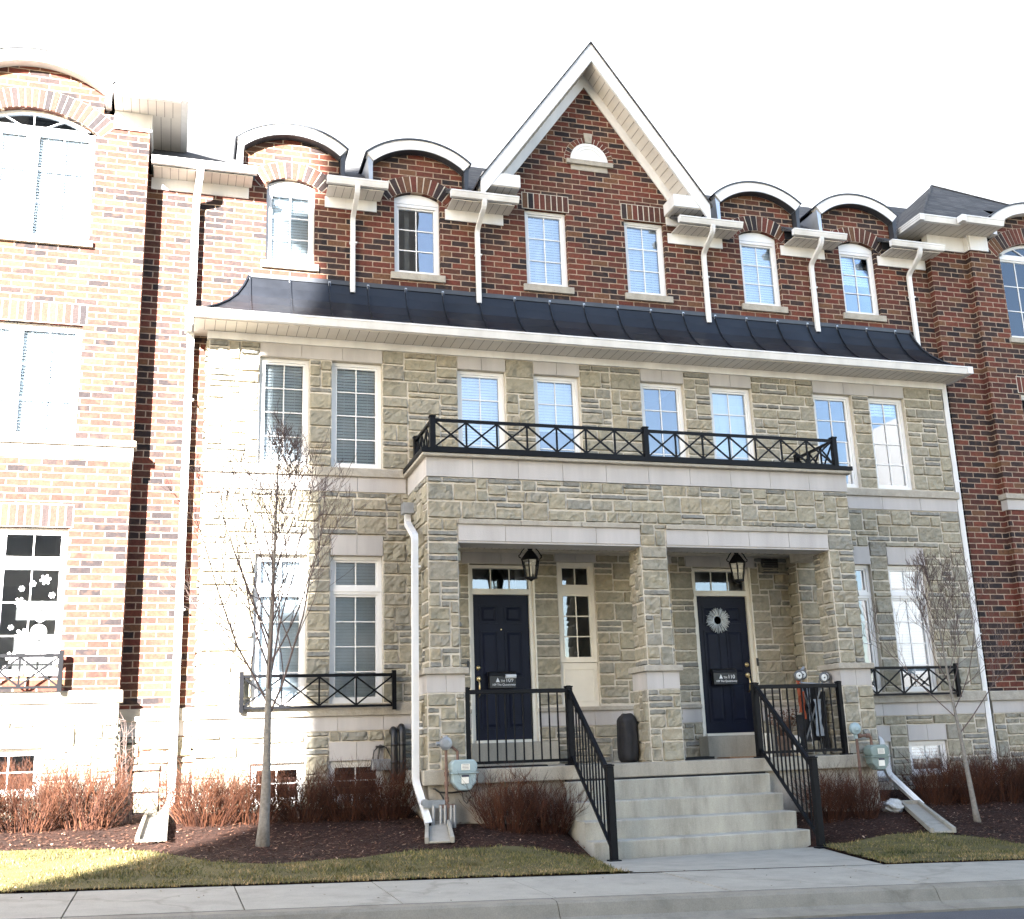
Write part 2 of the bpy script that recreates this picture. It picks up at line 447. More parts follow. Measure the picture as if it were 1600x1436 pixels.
M['soil'] = ground_mat('turf_soil', (0.0625, 0.0562, 0.0225), (0.1063, 0.0875, 0.0325), (0.1500, 0.1150, 0.0500), 2.5, 60, 0.95, 0.6, 0.02)
M['earth'] = ground_mat('bare_ground', (0.12, 0.11, 0.08), (0.17, 0.155, 0.10), (0.22, 0.20, 0.14), 0.3, 6.0)
M['chip'] = tint_mat('mulch_chip', [(0, (0.0273, 0.0132, 0.0088)), (0.6, (0.1025, 0.0417, 0.0243)), (0.93, (0.1773, 0.0826, 0.0484)), (1, (0.4638, 0.3080, 0.2130))], bump=0)
M['leaf'] = tint_mat('dead_leaf', [(0, (0.05, 0.03, 0.018)), (0.5, (0.15, 0.10, 0.06)), (0.85, (0.26, 0.20, 0.14)), (1, (0.45, 0.42, 0.36))], bump=0)
M['blade'] = tint_mat('grass_blade', [(0, (0.0346, 0.0432, 0.0130)), (0.30, (0.0810, 0.0842, 0.0238)), (0.6, (0.1674, 0.1404, 0.0454)), (0.85, (0.2592, 0.1890, 0.0756)), (1, (0.3564, 0.2430, 0.1188))],
                      rough=0.75, nscale=1.3, nlo=0.6, nhi=1.3, bump=0)
M['bark'] = plain('grey_bark', (0.185, 0.165, 0.140), 0.9, 0.3, 25.0, bump=0.9, bscale=70)
M['twig'] = plain('tree_twig', (0.095, 0.066, 0.058), 0.85, 0.25, 10.0)
M['rtwig'] = tint_mat('shrub_twig', [(0, (0.0225, 0.0079, 0.0043)), (0.5, (0.0535, 0.0166, 0.0073)), (1, (0.0929, 0.0342, 0.0146))], bump=0)
M['meter'] = plain('blue_grey_paint', (0.26, 0.335, 0.35), 0.45, 0.1, 6.0)
M['meterg'] = plain('grey_green_paint', (0.155, 0.205, 0.19), 0.45, 0.12, 6.0)
M['galv'] = plain('galvanised_steel', (0.2520, 0.2640, 0.2760), 0.4, 0.15, 20.0, metal=0.5)
M['rust'] = plain('rusty_pipe', (0.13, 0.075, 0.055), 0.8, 0.35, 30.0)
M['pipe'] = plain('grey_pipe', (0.14, 0.13, 0.12), 0.6, 0.2, 12)
M['paper'] = plain('paper_label', (0.72, 0.70, 0.62), 0.7, 0.06)
M['blackplastic'] = plain('black_plastic', (0.012, 0.012, 0.013), 0.45, 0.2)
M['ink'] = plain('dark_ink', (0.03, 0.03, 0.05), 0.6, 0.1)
M['letter'] = plain('white_lettering', (0.80, 0.80, 0.80), 0.5, 0.03)
M['wreath'] = plain('pale_wreath_twig', (0.60, 0.64, 0.66), 0.7, 0.2, 60)
M['bag'] = plain('black_fabric', (0.010, 0.010, 0.012), 0.75, 0.3, 8, bump=0.4, bscale=20)
M['orange'] = plain('orange_fabric', (0.3025, 0.0600, 0.0175), 0.7, 0.15)
M['greyfab'] = plain('pale_fabric', (0.2730, 0.3055, 0.3380), 0.8, 0.2, 8)
M['tyre'] = plain('grey_wheel', (0.09, 0.09, 0.09), 0.7, 0.2)
M['hub'] = plain('pale_hub', (0.55, 0.56, 0.54), 0.5, 0.1)
M['coir'] = plain('brown_doormat', (0.20, 0.125, 0.075), 0.95, 0.3, 60, bump=0.8)
M['darkmat'] = plain('black_doormat', (0.015, 0.015, 0.015), 0.9, 0.3, 40, bump=0.8)
M['rock'] = plain('pale_rock', (0.42, 0.42, 0.40), 0.9, 0.3, 14, bump=0.9, bscale=30)
M['dried'] = plain('dried_plant', (0.13, 0.065, 0.040), 0.9, 0.3, 20)
M['clay'] = plain('brown_pot', (0.15, 0.10, 0.075), 0.8, 0.2)
M['ornament'] = plain('white_ornament', (0.68, 0.62, 0.52), 0.6, 0.12, 12)
M['lantglass'] = glass_mat('lantern_glass', 0.05, (0.95, 0.95, 0.9))
M['snow'] = plain('white_window_sticker', (0.82, 0.82, 0.84), 0.7, 0.02)
M['conc_bldg'] = plain('apartment_concrete', (0.1800, 0.1680, 0.1560), 0.9, 0.12, 0.6)
M['white_bldg'] = plain('apartment_white', (0.1680, 0.1638, 0.1596), 0.8, 0.06, 0.6)
M['dglass'] = plain('dark_glazing', (0.03, 0.035, 0.04), 0.12, 0.1)

# ------------------------------------------------------------------ wall builders
def in_poly(p, poly):
    x, y = p; c = False; n = len(poly)
    for i in range(n):
        x1, y1 = poly[i]; x2, y2 = poly[(i + 1) % n]
        if (y1 > y) != (y2 > y) and x < (x2 - x1) * (y - y1) / (y2 - y1) + x1: c = not c
    return c

def wall(mb, outer, holes, y0, y1, m=0):
    """flat wall in the x-z plane with openings, from front face y0 to back face y1"""
    vs = []; es = []
    loops = [outer] + holes
    for lp in loops:
        n = len(vs); k = len(lp)
        vs += [Vector(p) for p in lp]
        es += [(n + i, n + (i + 1) % k) for i in range(k)]
    r = geometry.delaunay_2d_cdt(vs, es, [], 0, 1e-5)
    pv, pf = r[0], r[2]
    tris = []
    for f in pf:
        c = sum((pv[i] for i in f), Vector((0, 0))) / len(f)
        if in_poly(c, outer) and not any(in_poly(c, h) for h in holes):
            a = pv[f[0]]; b = pv[f[1]]; d = pv[f[2]]
            ccw = (b - a).x * (d - a).y - (b - a).y * (d - a).x > 0
            tris.append(tuple(f) if ccw else tuple(reversed(f)))
    mb.mesh([(p.x, y0, p.y) for p in pv], tris, m)
    mb.mesh([(p.x, y1, p.y) for p in pv], [tuple(reversed(t)) for t in tris], m)
    for lp in loops:
        k = len(lp)
        for i in range(k):
            a = lp[i]; b = lp[(i + 1) % k]
            mb.face([(a[0], y0, a[1]), (a[0], y1, a[1]), (b[0], y1, b[1]), (b[0], y0, b[1])], m)

def rect(x0, x1, z0, z1): return [(x0, z0), (x1, z0), (x1, z1), (x0, z1)]

def stones(mb, u0, u1, z0, z1, mapf, holes=(), seed=1, proud=1.0, cu=0.058, cz=0.094):
    """random ashlar of rock-faced stones packed into u0..u1, z0..z1 round rectangular holes.
    mapf(u, z, d) -> point, d = how far the face stands out of the wall plane"""
    R = rnd(seed)
    def lines(a, b, extra, step):
        ks = sorted({round(q, 4) for q in [a, b] + [e for e in extra if a < e < b]})
        out = [ks[0]]
        for p, q in zip(ks[:-1], ks[1:]):
            n = max(1, round((q - p) / step))
            out += [p + (q - p) * (i + 1) / n for i in range(n)]
        return out
    us = lines(u0, u1, [h[0] for h in holes] + [h[1] for h in holes], cu)
    zs = lines(z0, z1, [h[2] for h in holes] + [h[3] for h in holes], cz)
    nu, nz_ = len(us) - 1, len(zs) - 1
    occ = [[False] * nu for _ in range(nz_)]
    for j in range(nz_):
        zc = (zs[j] + zs[j + 1]) / 2
        for i in range(nu):
            uc = (us[i] + us[i + 1]) / 2
            if any(h[0] < uc < h[1] and h[2] < zc < h[3] for h in holes): occ[j][i] = True
    for j in range(nz_):
        i = 0
        while i < nu:
            if occ[j][i]: i += 1; continue
            run = 0
            while i + run < nu and not occ[j][i + run]: run += 1
            h = R.choices((1, 2, 3), (0.34, 0.42, 0.24))[0]
            wmin, wmax = ((4, 10), (3, 10), (4, 9))[h - 1]
            w = R.randint(wmin, wmax)
            if run - w < 3: w = run if run <= wmax + 3 else run // 2
            w = min(w, run)
            while h > 1 and (j + h > nz_ or any(occ[j + q][i + p] for q in range(h) for p in range(w))): h -= 1
            if j + h == nz_ - 0 and False: pass
            for q in range(h):
                for p in range(w): occ[j + q][i + p] = True
            stone(mb, us[i], us[i + w], zs[j], zs[j + h], mapf, R, proud)
            i += w

def stone(mb, a, b, c, d, mapf, R, proud):
    g = 0.0085
    a += g + R.uniform(-.002, .003); b -= g + R.uniform(-.002, .003); c += g + R.uniform(-.002, .003); d -= g + R.uniform(-.002, .003)
    w, h = b - a, d - c
    if w < 0.015 or h < 0.015: return
    e = min(0.013, w * .25, h * .25)
    nu = max(1, int((w - 2 * e) / 0.042)); nv = max(1, int((h - 2 * e) / 0.038))
    U = [0, e] + [e + (w - 2 * e) * (k + 1) / nu for k in range(nu)] + [w]
    V = [0, e] + [e + (h - 2 * e) * (k + 1) / nv for k in range(nv)] + [h]
    base = R.uniform(0.022, 0.040) * proud; amp = R.uniform(0.008, 0.020) * proud
    off = Vector((R.uniform(0, 90), R.uniform(0, 90), R.uniform(0, 90)))
    tu, tv = R.uniform(-.010, .010) * proud, R.uniform(-.016, .006) * proud
    tint = R.uniform(0, .30) if h < .10 and R.random() < .8 else R.uniform(.24, 1.0)
    pts = []
    for jv, v in enumerate(V):
        for iu, u in enumerate(U):
            border = iu in (0, len(U) - 1) or jv in (0, len(V) - 1)
            if border:
                q = -0.003
                cr = .010 if (iu in (0, len(U) - 1) and jv in (0, len(V) - 1)) else .0
                uu = u + R.uniform(-.005, .005) + (cr if iu == 0 else -cr if iu == len(U) - 1 else 0) * R.random()
                vv = v + R.uniform(-.005, .005) + (cr if jv == 0 else -cr if jv == len(V) - 1 else 0) * R.random()
            else:
                n1 = noise.noise(off + Vector((u * 9, v * 11, 0))); n2 = noise.noise(off + Vector((u * 26, v * 30, 7)))
                q = base + amp * (n1 * 1.5 + n2 * 1.1) + tu * (u / w - .5) * 2 + tv * (v / h - .5) * 2
                q = max(0.014, q); uu, vv = u + R.uniform(-.003, .003), v + R.uniform(-.003, .003)
            pts.append(mapf(a + uu, c + vv, q))
    L = len(U)
    mb.mesh(pts, [(j * L + i, j * L + i + 1, (j + 1) * L + i + 1, (j + 1) * L + i) for j in range(len(V) - 1) for i in range(L - 1)], 0, tint)

def front(y): return lambda u, z, d: (u, y - d, z)
def left_face(x): return lambda u, z, d: (x - d, -u, z)      # u runs from back (-y) to front: u = -y
def right_face(x): return lambda u, z, d: (x + d, u, z)      # u = y

def cast_blocks(mb, x0, x1, y0, y1, z0, z1, n, gap=0.006):
    w = (x1 - x0) / n
    for i in range(n): mb.box(x0 + w * i + gap / 2, x1 - w * (n - 1 - i) - gap / 2, y0, y1, z0, z1)

def soldier(mb, x0, x1, z0, z1, y, R, n=None):
    n = n or round((x1 - x0) / 0.104)
    w = (x1 - x0) / n
    for i in range(n):
        d = R.uniform(0.004, 0.009)
        mb.box(x0 + i * w + .009, x0 + (i + 1) * w - .009, y - d, y + .05, z0 + .008, z1 - .008, 0, R.uniform(.05, 1))

def brick_arch(mb, xc, zc, r0, r1, a0, a1, n, y, R, skip=()):
    for i in range(n):
        if i in skip: continue
        p = a0 + (a1 - a0) * (i + .085) / n; q = a0 + (a1 - a0) * (i + .915) / n
        d = R.uniform(0.008, 0.014)
        poly = [(xc + r * math.sin(t), zc + r * math.cos(t)) for r, t in ((r0, p), (r0, q), (r1, q), (r1, p))]
        mb.prism(poly, y - d, y + .03, 0, R.uniform(.05, 1))

def arc_band(mb, xc, zc, r0, r1, a, y0, y1, n=24, m=0, z_leg=None):
    for i in range(n):
        p = -a + 2 * a * i / n; q = -a + 2 * a * (i + 1) / n
        mb.prism([(xc + r0 * math.sin(p), zc + r0 * math.cos(p)), (xc + r0 * math.sin(q), zc + r0 * math.cos(q)),
                  (xc + r1 * math.sin(q), zc + r1 * math.cos(q)), (xc + r1 * math.sin(p), zc + r1 * math.cos(p))], y0, y1, m)

# ------------------------------------------------------------------ windows
def sash(mb, x0, x1, z0, z1, y, fw, yd=0.05):
    mb.box(x0, x1, y, y + yd, z0, z0 + fw); mb.box(x0, x1, y, y + yd, z1 - fw, z1)
    mb.box(x0, x0 + fw, y, y + yd, z0 + fw, z1 - fw); mb.box(x1 - fw, x1, y, y + yd, z0 + fw, z1 - fw)

def window(par, x0, x1, z0, z1, yw, cols=2, rows=4, transom=None, blind=1.0, mat=None, name='window', setback=0.075, glass=None,
           tilt=0.35, fw=0.055, blind_gap=0.0, seed=0):
    """a framed window set back in its opening: frame > pane, grille, blinds"""
    mat = mat or M['white']; R = rnd(int(x0 * 991 + z0 * 37) + seed)
    y = yw + setback
    f = MB(); sash(f, x0 + .004, x1 - .004, z0 + .004, z1 - .004, y, fw, 0.09)
    parts = []
    if transom:
        f.box(x0 + .004 + fw, x1 - .004 - fw, y, y + .09, transom - .055, transom + .055)
        f.box(x0 + .004, x1 - .004, y - .012, y - .0005, transom - .012, transom + .004)
        parts = [(z0 + fw, transom - .055, rows), (transom + .055, z1 - fw, 1)]
    else: parts = [(z0 + fw, z1 - fw, rows)]
    xa, xb = x0 + .004 + fw, x1 - .004 - fw
    sw = 0.036
    for a, b, _ in parts: sash(f, xa, xb, a + .001, b - .001, y + .022, sw, 0.05)
    w = f.build(name, mat, par)
    g = MB(); gr = MB(); bl = MB()
    for a, b, rw in parts:
        a += sw; b -= sw
        l, r_ = xa + sw, xb - sw
        g.box(l - .003, r_ + .003, y + .048, y + .054, a - .003, b + .003)
        for i in range(1, cols):
            x = l + (r_ - l) * i / cols; gr.box(x - .0085, x + .0085, y + .036, y + .0465, a, b)
        for i in range(1, rw):
            z = a + (b - a) * i / rw; gr.box(l, r_, y + .034, y + .0445, z - .0085, z + .0085)
        if blind:
            zt = b; zb = b - (b - a) * blind + 0.0
            n = max(2, int((zt - zb) / 0.048)); hh = 0.023
            for i in range(n):
                z = zt - (i + .5) * (zt - zb) / n; tt = tilt + R.uniform(-.05, .05)
                dz, dy = hh * math.sin(tt + .9), hh * math.cos(tt + .9)
                yb = y + .10
                bl.face([(l, yb - dy, z - dz), (r_, yb - dy, z - dz), (r_, yb + dy, z + dz), (l, yb + dy, z + dz)], 0, .5)
            for cx in (l + .12, r_ - .12): bl.box(cx - .004, cx + .004, y + .072, y + .075, zb, zt)
    g.build('pane', glass or M['glass'], w)
    if gr.v: gr.build('grille', mat, w)
    if bl.v: bl.build('blinds', M['blind'], w)
    return w

def downspout(par, pts, w=0.078, d=0.062, name='downspout', straps=(), mouth=True):
    mb = MB()
    P0 = [Vector(p) for p in pts]; P = [P0[0]]
    for a, b, c in zip(P0[:-2], P0[1:-1], P0[2:]):
        e = min(.075, (b - a).length * .45, (c - b).length * .45)
        p, q = b + (a - b).normalized() * e, b + (c - b).normalized() * e
        P += [p.lerp(b, t).lerp(b.lerp(q, t), t) for t in (0, .34, .67, 1)]
    P.append(P0[-1])
    for i, (a, b) in enumerate(zip(P[:-1], P[1:])):
        k = (b - a).normalized() * 0.008
        mb.bar(a - (k if i else k * 0), b + k, w + (0.0015 if i % 2 else 0), d + (0.0015 if i % 2 else 0))
        # ribs of the pipe
        for q in (-.022, 0, .022):
            off = Vector((q, 0, 0))
            n = Vector((0, -1, 0)) - (b - a).normalized() * (b - a).normalized().dot(Vector((0, -1, 0)))
            if n.length > .2:
                n = n.normalized() * (d / 2 + .002)
                mb.bar(a + off + n, b + off + n, .008, .005)
    for z in straps:
        x, y = P[-1].x, P[-1].y
        for a, b in zip(P[:-1], P[1:]):
            if min(a.z, b.z) <= z <= max(a.z, b.z) and abs(a.z - b.z) > .3: x, y = a.x, a.y
        mb.box(x - w / 2 - .012, x + w / 2 + .03, y - d / 2 - .005, y + d / 2 + .01, z - .012, z + .012)
    o = mb.build(name, M['alum'], par)
    if mouth:
        a = (P[-1] - P[-2]).normalized(); m_ = MB(); m_.bar(P[-1] + a * .0125, P[-1] + a * .0145, w - .022, d - .018); m_.build('spout_mouth', M['blackplastic'], o)
    return o

def gutter_profile(yb, zt, h=0.115, d=0.115):
    """K-style gutter, back at yb, top at zt, opening upwards (solid)"""
    yf = yb - d
    return [(yb, zt - h), (yb, zt), (yf + .012, zt), (yf, zt - .006), (yf, zt - .028), (yf + .012, zt - .04), (yf + .02, zt - .065), (yf + .045, zt - h)]

def soffit(mb, x0, x1, y0, y1, z, m=0, gm=1, pitch=0.12):
    """panelled soffit board with dark grooves across it"""
    mb.box(x0, x1, y0, y1, z, z + .012, m)
    n = int((x1 - x0) / pitch)
    for i in range(1, n):
        x = x0 + (x1 - x0) * i / n
        mb.box(x - .004, x + .004, y0 + .01, y1 - .005, z - .0015, z - .0002, gm)

# ================================================================== CENTRE TOWNHOUSE
XL, XR = -7.65, 6.95            # party lines with the neighbours
SL, SR = -6.62, 6.70            # ends of the stone front
YB = 0.25                       # brick face
GC = -0.09                      # centre of the gable
house = thing('townhouse', 'red brick and tan stone townhouse with a steep gable, black skirt roof and navy doors', 'townhouse', (0, 0.3, -5.2))

WX = [(-5.85, -5.08), (-4.73, -3.93), (-2.685, -1.87), (-1.37, -0.56), (0.56, 1.37), (1.87, 2.685), (3.93, 4.73), (5.08, 5.85)]
GX = [WX[0], WX[1], WX[6], WX[7]]
W2 = [(a, b, 0.0, 1.74) for a, b in WX]
W1 = [(a, b, -3.59, -1.385) for a, b in GX]
W0 = [(a, b, -4.97, -4.41) for a, b in GX]
D3X = [(-5.79, -5.0), (-3.665, -2.87), (2.87, 3.665), (5.0, 5.79)]
G3X = [(-1.335, -0.555), (0.555, 1.335)]
W3 = [(a, b, 3.47, 4.87) for a, b in D3X] + [(a, b, 3.47, 4.92) for a, b in G3X]

# ---- brick
mb = MB()
def dormer_top(xc):
    # circle R 1.19 about z 4.529, from right to left
    return [(xc + 1.17 * math.sin(t), 4.529 + 1.17 * math.cos(t)) for t in [0.72 - 1.44 * i / 14 for i in range(15)]]
DC = [-5.395, -3.255, 3.25, 5.395]
outer = [(SL, 1.9), (SR, 1.9), (SR, -5.7), (XR, -5.7), (XR, 4.78)]
for xc in reversed(DC[2:]): outer += [(xc + .79, 4.78), (xc + .79, 5.40)] + dormer_top(xc) + [(xc - .79, 5.40), (xc - .79, 4.78)]
outer += [(GC + 1.92, 4.78), (GC + 1.92, 5.12), (GC + 1.45, 5.66), (GC, 7.66), (GC - 1.45, 5.66), (GC - 1.92, 5.12), (GC - 1.92, 4.78)]
for xc in reversed(DC[:2]): outer += [(xc + .79, 4.78), (xc + .79, 5.40)] + dormer_top(xc) + [(xc - .79, 5.40), (xc - .79, 4.78)]
outer += [(XL, 4.78), (XL, -5.7), (SL, -5.7)]
def arch_hole(a, b, z0, zs, rise):
    c = (a + b) / 2; h = (b - a) / 2; Rr = (h * h + rise * rise) / (2 * rise); zc = zs + rise - Rr; th = math.asin(h / Rr)
    return [(a, z0), (b, z0)] + [(c + Rr * math.sin(t), zc + Rr * math.cos(t)) for t in [th - 2 * th * i / 10 for i in range(11)]]
holes = [arch_hole(a, b, 3.47, 4.87, 0.115) for a, b in D3X] + [rect(a, b, 3.47, 4.92) for a, b in G3X]
wall(mb, outer, holes, YB, YB + 0.24)
mb.box(SL + .02, SR - .02, 0.28, 0.50, -5.7, -4.6)           # foundation behind
brickw = mb.build('brick_wall', M['brick'], house)
# ---- body of the house behind the front
mb = MB()
mb.box(XL + .02, XR - .02, 1.5, 1.6, -5.6, 4.8)               # back of the front rooms
for z in (-4.75, -1.0, 2.0): mb.box(XL + .02, XR - .02, 0.51, 1.5, z - .1, z + .1)
mb.box(XL + .02, XR - .02, 9.8, 10.0, -5.6, 4.9)
mb.box(XL + .002, XL + .02, 0.5, 10.0, -5.6, 4.78); mb.box(XR - .02, XR - .002, 0.5, 10.0, -5.6, 4.78)
mb.box(XL + .03, XR - .03, 0.5, 9.8, 4.79, 4.83)
for x in (-6.9, -4.9, -3.4, -1.62, 0.0, 1.62, 3.4, 4.9): mb.box(x - .04, x + .04, .52, 1.49, -5.5, 4.78)
mb.build('interior_wall', M['inside'], house)

# ---- arches, soldier courses, sills of the top floor
R = rnd(5)
for a, b in D3X:
    m2 = MB(); xc = (a + b) / 2
    rise = .115; h = (b - a) / 2; Rr = (h * h + rise * rise) / (2 * rise)
    th = math.asin(h / Rr) + .12
    brick_arch(m2, xc, 4.87 + rise - Rr, Rr + .006, Rr + .30, -th * 1.08, th * 1.08, 12, YB, R)
    ba = m2.build('brick_arch', M['arch'], house)
    m2 = MB(); arc_band(m2, xc, 4.87 + rise - Rr, Rr + .004, Rr + .305, th * 1.09, YB - .0035, YB + .02, 16); m2.build('mortar', M['mortar'], ba)
    m2 = MB()
    f = arch_hole(a + .004, b - .004, 4.79, 4.865, 0.11)
    m2.prism(f, YB + .07, YB + .16)
    m2.build('arch_panel', M['white'], house)
for a, b in G3X:
    m2 = MB(); soldier(m2, a - .04, b + .05, 4.922, 5.232, YB, R); bl = m2.build('brick_lintel', M['arch'], house)
    m2 = MB(); m2.box(a - .045, b + .055, YB - .003, YB + .02, 4.921, 5.236); m2.build('mortar', M['mortar'], bl)
for a, b, z0, z1 in W3:
    m2 = MB(); m2.box(a - .07, b + .07, YB - .05, YB + .12, 3.345, 3.468); m2.build('window_sill', M['ledge'], house, bevel=.006)
# ---- third-floor windows
for i, (a, b, z0, z1) in enumerate(W3):
    window(house, a, b, z0, 4.79 if i < 4 else z1, YB, 2, 3, blind=(1.0, 0, .98, 0.5, 1.0, 1.0)[i], tilt=.55, fw=.055)
# half-round attic vent
m2 = MB(); zc = 6.0
m2.prism([(GC + .03 + .36, zc)] + [(GC + .03 + .36 * math.cos(t), zc + .36 * math.sin(t)) for t in [math.pi * i / 20 for i in range(21)]][1:], YB - .012, YB + .01)
for r in (.30, .24):
    arc_band(m2, GC + .03, zc, r, r + .018, math.pi / 2, YB - .022, YB - .0125, 20)
m2.build('attic_vent', M['white'], house)
m2 = MB(); brick_arch(m2, GC + .03, zc, .37, .475, -math.pi / 2, math.pi / 2, 17, YB, R, skip=(8,)); ba = m2.build('brick_arch', M['arch'], house)
m2 = MB(); arc_band(m2, GC + .03, zc, .365, .48, math.pi / 2, YB - .004, YB + .02, 20); m2.build('mortar', M['mortar'], ba)
m2 = MB(); m2.box(GC - .42, GC + .48, YB - .055, YB + .02, 5.905, 5.995); m2.box(GC - .33, GC + .38, YB - .012, YB + .02, 5.80, 5.903)
m2.prism([(GC - .03, 6.365), (GC + .09, 6.365), (GC + .115, 6.56), (GC - .055, 6.56)], YB - .03, YB + .02)
m2.build('vent_surround', M['ledge'], house, bevel=.004)

# ---- dormers: curved fascia, cheeks and barrel roof
for k, xc in enumerate(DC):
    d = MB(); A = math.asin(.90 / 1.361)
    arc_band(d, xc, 4.529, 1.185, 1.361, A, YB - .17, YB + .02, 28)
    dm = d.build('dormer_fascia', M['alum'], house)
    d = MB(); arc_band(d, xc, 4.529, 1.3615, 1.39, A + .012, YB - .19, 3.2, 28); d.build('dormer_roof', M['darkflash'], dm)
    d = MB(); arc_band(d, xc, 4.529, 1.175, 1.184, A, YB - .16, YB - .003, 28); d.build('dormer_soffit', M['darkflash'], dm)
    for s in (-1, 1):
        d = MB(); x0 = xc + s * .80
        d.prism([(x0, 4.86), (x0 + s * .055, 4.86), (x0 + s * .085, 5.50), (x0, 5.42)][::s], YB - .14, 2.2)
        d.build('dormer_cheek', M['flash'] if s < 0 else M['darkflash'], dm)  # same metal both sides; right cheek darkened in colour for its shade
    d = MB()
    for s in (-1, 1):
        x0 = xc + s * .79
        d.box(min(x0 - s * .02, x0 - s * .20), max(x0 - s * .02, x0 - s * .20), YB - .012, YB + .03, 4.88, 5.03)
    d.build('step_flashing', M['darkflash'], dm)

# ---- gable: rake boards, soffit, frieze, return boxes, roof
def rake(mb, zt, y0, y1, v, xo, m=0):
    """pair of sloping boards: apex height zt, vertical height v, reaching xo either side of the centre"""
    s = 1.385
    for q in (-1, 1):
        P = [(GC, zt - v), (GC + q * xo, zt - v - s * xo), (GC + q * xo, zt - s * xo), (GC, zt)]
        mb.prism(P if q > 0 else P[::-1], y0, y1, m)
d = MB(); rake(d, 8.145, -.22, -.18, .36, 2.16); gb = d.build('gable_fascia', M['alum'], house)
d = MB(); rake(d, 7.80, -.178, YB - .031, .022, 1.95)
d.build('gable_soffit', M['soffit'], gb)
d = MB()
for q in (-1, 1):
    n = 22
    for i in range(1, n):
        x = 1.93 * i / n; zz = 7.776 - 1.385 * x
        d.bar((GC + q * x, -.17, zz), (GC + q * x, YB - .04, zz), .008, .004, up=(0, 0, 1))
d.build('soffit_groove', M['groove'], gb)
d = MB(); rake(d, 7.79, YB - .03, YB - .002, .27, 1.93); d.build('gable_frieze', M['alum'], gb)
d = MB(); rake(d, 8.185, -.245, 5.0, .038, 2.20); d.build('gable_roof', M['shingle'], gb)
for q in (-1, 1):
    d = MB(); xa, xb = GC + q * 1.45, GC + q * 2.12
    d.box(min(xa, xb), max(xa, xb), -.205, YB - .004, 5.06, 5.29)
    d.box(min(xa, xb) + .03, max(xa, xb) - .03, YB - .03, YB - .003, 4.88, 5.058)
    e = d.build('eave_return', M['alum'], gb)
    d = MB()
    soffit(d, min(xa, xb) + .02, max(xa, xb) - .02, -.185, YB - .031, 5.046, 0, 1, .11)
    d.build('soffit', [M['soffit'], M['groove']], e)

# ---- short eaves between the dormers: gutter, soffit, frieze
EV = [(-7.60, -5.98, -7.60, -6.08), (-4.86, -3.85, -4.84, -3.97), (-2.78, -1.58, -2.78, -1.74), (1.44, 2.70, 1.40, 2.50), (3.76, 4.88, 3.72, 4.66), (5.87, 7.06, 5.84, 6.92)]
for i, (a, b, fa, fb) in enumerate(EV):
    d = MB(); d.sweep(gutter_profile(-.14, 4.87), a, b); g = d.build('gutter', M['alum'], house)
    d = MB(); soffit(d, a + .03, b - .06, -.15, YB - .027, 4.725, 0, 1); d.build('soffit', [M['soffit'], M['groove']], g)
    d = MB(); d.box(fa, fb, YB - .026, YB - .002, 4.53, 4.725); d.build('frieze', M['alum'], g)
# ---- main roof
d = MB()
d.mesh([(XL, .52, 5.33), (XR, .52, 5.33), (XR, 4.0, 7.80), (XL, 4.0, 7.80), (XL, 10.2, 4.86), (XR, 10.2, 4.86)], [(0, 1, 2, 3), (3, 2, 5, 4), (0, 3, 4), (1, 5, 2)])
for a, b, _, _ in EV:
    a = max(a, XL); b = min(b, XR)
    d.mesh([(a + .02, -.13, 4.862), (b - .02, -.13, 4.862), (b - .02, .56, 5.362), (a + .02, .56, 5.362), (a + .02, -.13, 4.845), (b - .02, -.13, 4.845), (b - .02, .56, 5.2), (a + .02, .56, 5.2)],
           [(0, 1, 2, 3), (4, 7, 6, 5), (0, 4, 5, 1), (1, 5, 6, 2), (3, 2, 6, 7), (0, 3, 7, 4)])
roof = d.build('main_roof', M['shingle'], house)

# ---- black metal skirt roof
PR = [(0.238, 3.16), (.17, 2.97), (.07, 2.765), (-.06, 2.59), (-.21, 2.44), (-.37, 2.315), (-.53, 2.225)]
def pent_x(y, s): return (SL + .59 - (YB - y) * 1.08) if s < 0 else (SR - .35 + (YB - y) * .62)
d = MB()
n = 40
rows = []
for y, z in PR:
    xa, xb = pent_x(y, -1), pent_x(y, 1)
    rows.append([(xa + (xb - xa) * i / n, y, z) for i in range(n + 1)])
v = [p for r in rows for p in r]
d.mesh(v, [(j * (n + 1) + i, (j + 1) * (n + 1) + i, (j + 1) * (n + 1) + i + 1, j * (n + 1) + i + 1) for j in range(len(PR) - 1) for i in range(n)])
for s, i in ((-1, 0), (1, n)):   # hipped ends
    for j in range(len(PR) - 1):
        a, b = rows[j][i], rows[j + 1][i]
        d.face([a, b, (b[0], YB, b[2]), (a[0], YB, a[2])])
pent = d.build('metal_roof', M['roofmetal'], house, smooth=False)
def zrow(y):
    for (ya, za), (yb, zb) in zip(PR[:-1], PR[1:]):
        if yb <= y <= ya: return za + (zb - za) * (ya - y) / (ya - yb)
    return PR[-1][1]
xs = -6.02
while xs < 6.4:
    d = MB(); w = .011; hh = .028
    for (ya, za), (yb, zb) in zip(PR[:-1], PR[1:]):
        nrm = Vector((0, -(za - zb), (ya - yb))).normalized(); nrm = nrm if nrm.z > 0 else -nrm
        o = nrm * hh
        v = [(xs - w, ya, za), (xs + w, ya, za), (xs + w, yb, zb), (xs - w, yb, zb)]
        v2 = [(x, y + o.y, z + o.z) for x, y, z in v]
        d.mesh(v + v2, [(4, 5, 6, 7), (0, 1, 5, 4), (2, 3, 7, 6), (0, 4, 7, 3), (1, 2, 6, 5)])
    d.build('standing_seam', M['roofmetal'], pent)
    d = MB(); d.box(xs - .018, xs + .018, YB - .035, YB - .008, 3.11, 3.19); d.build('seam_clip', M['flash'], pent)
    xs += .634
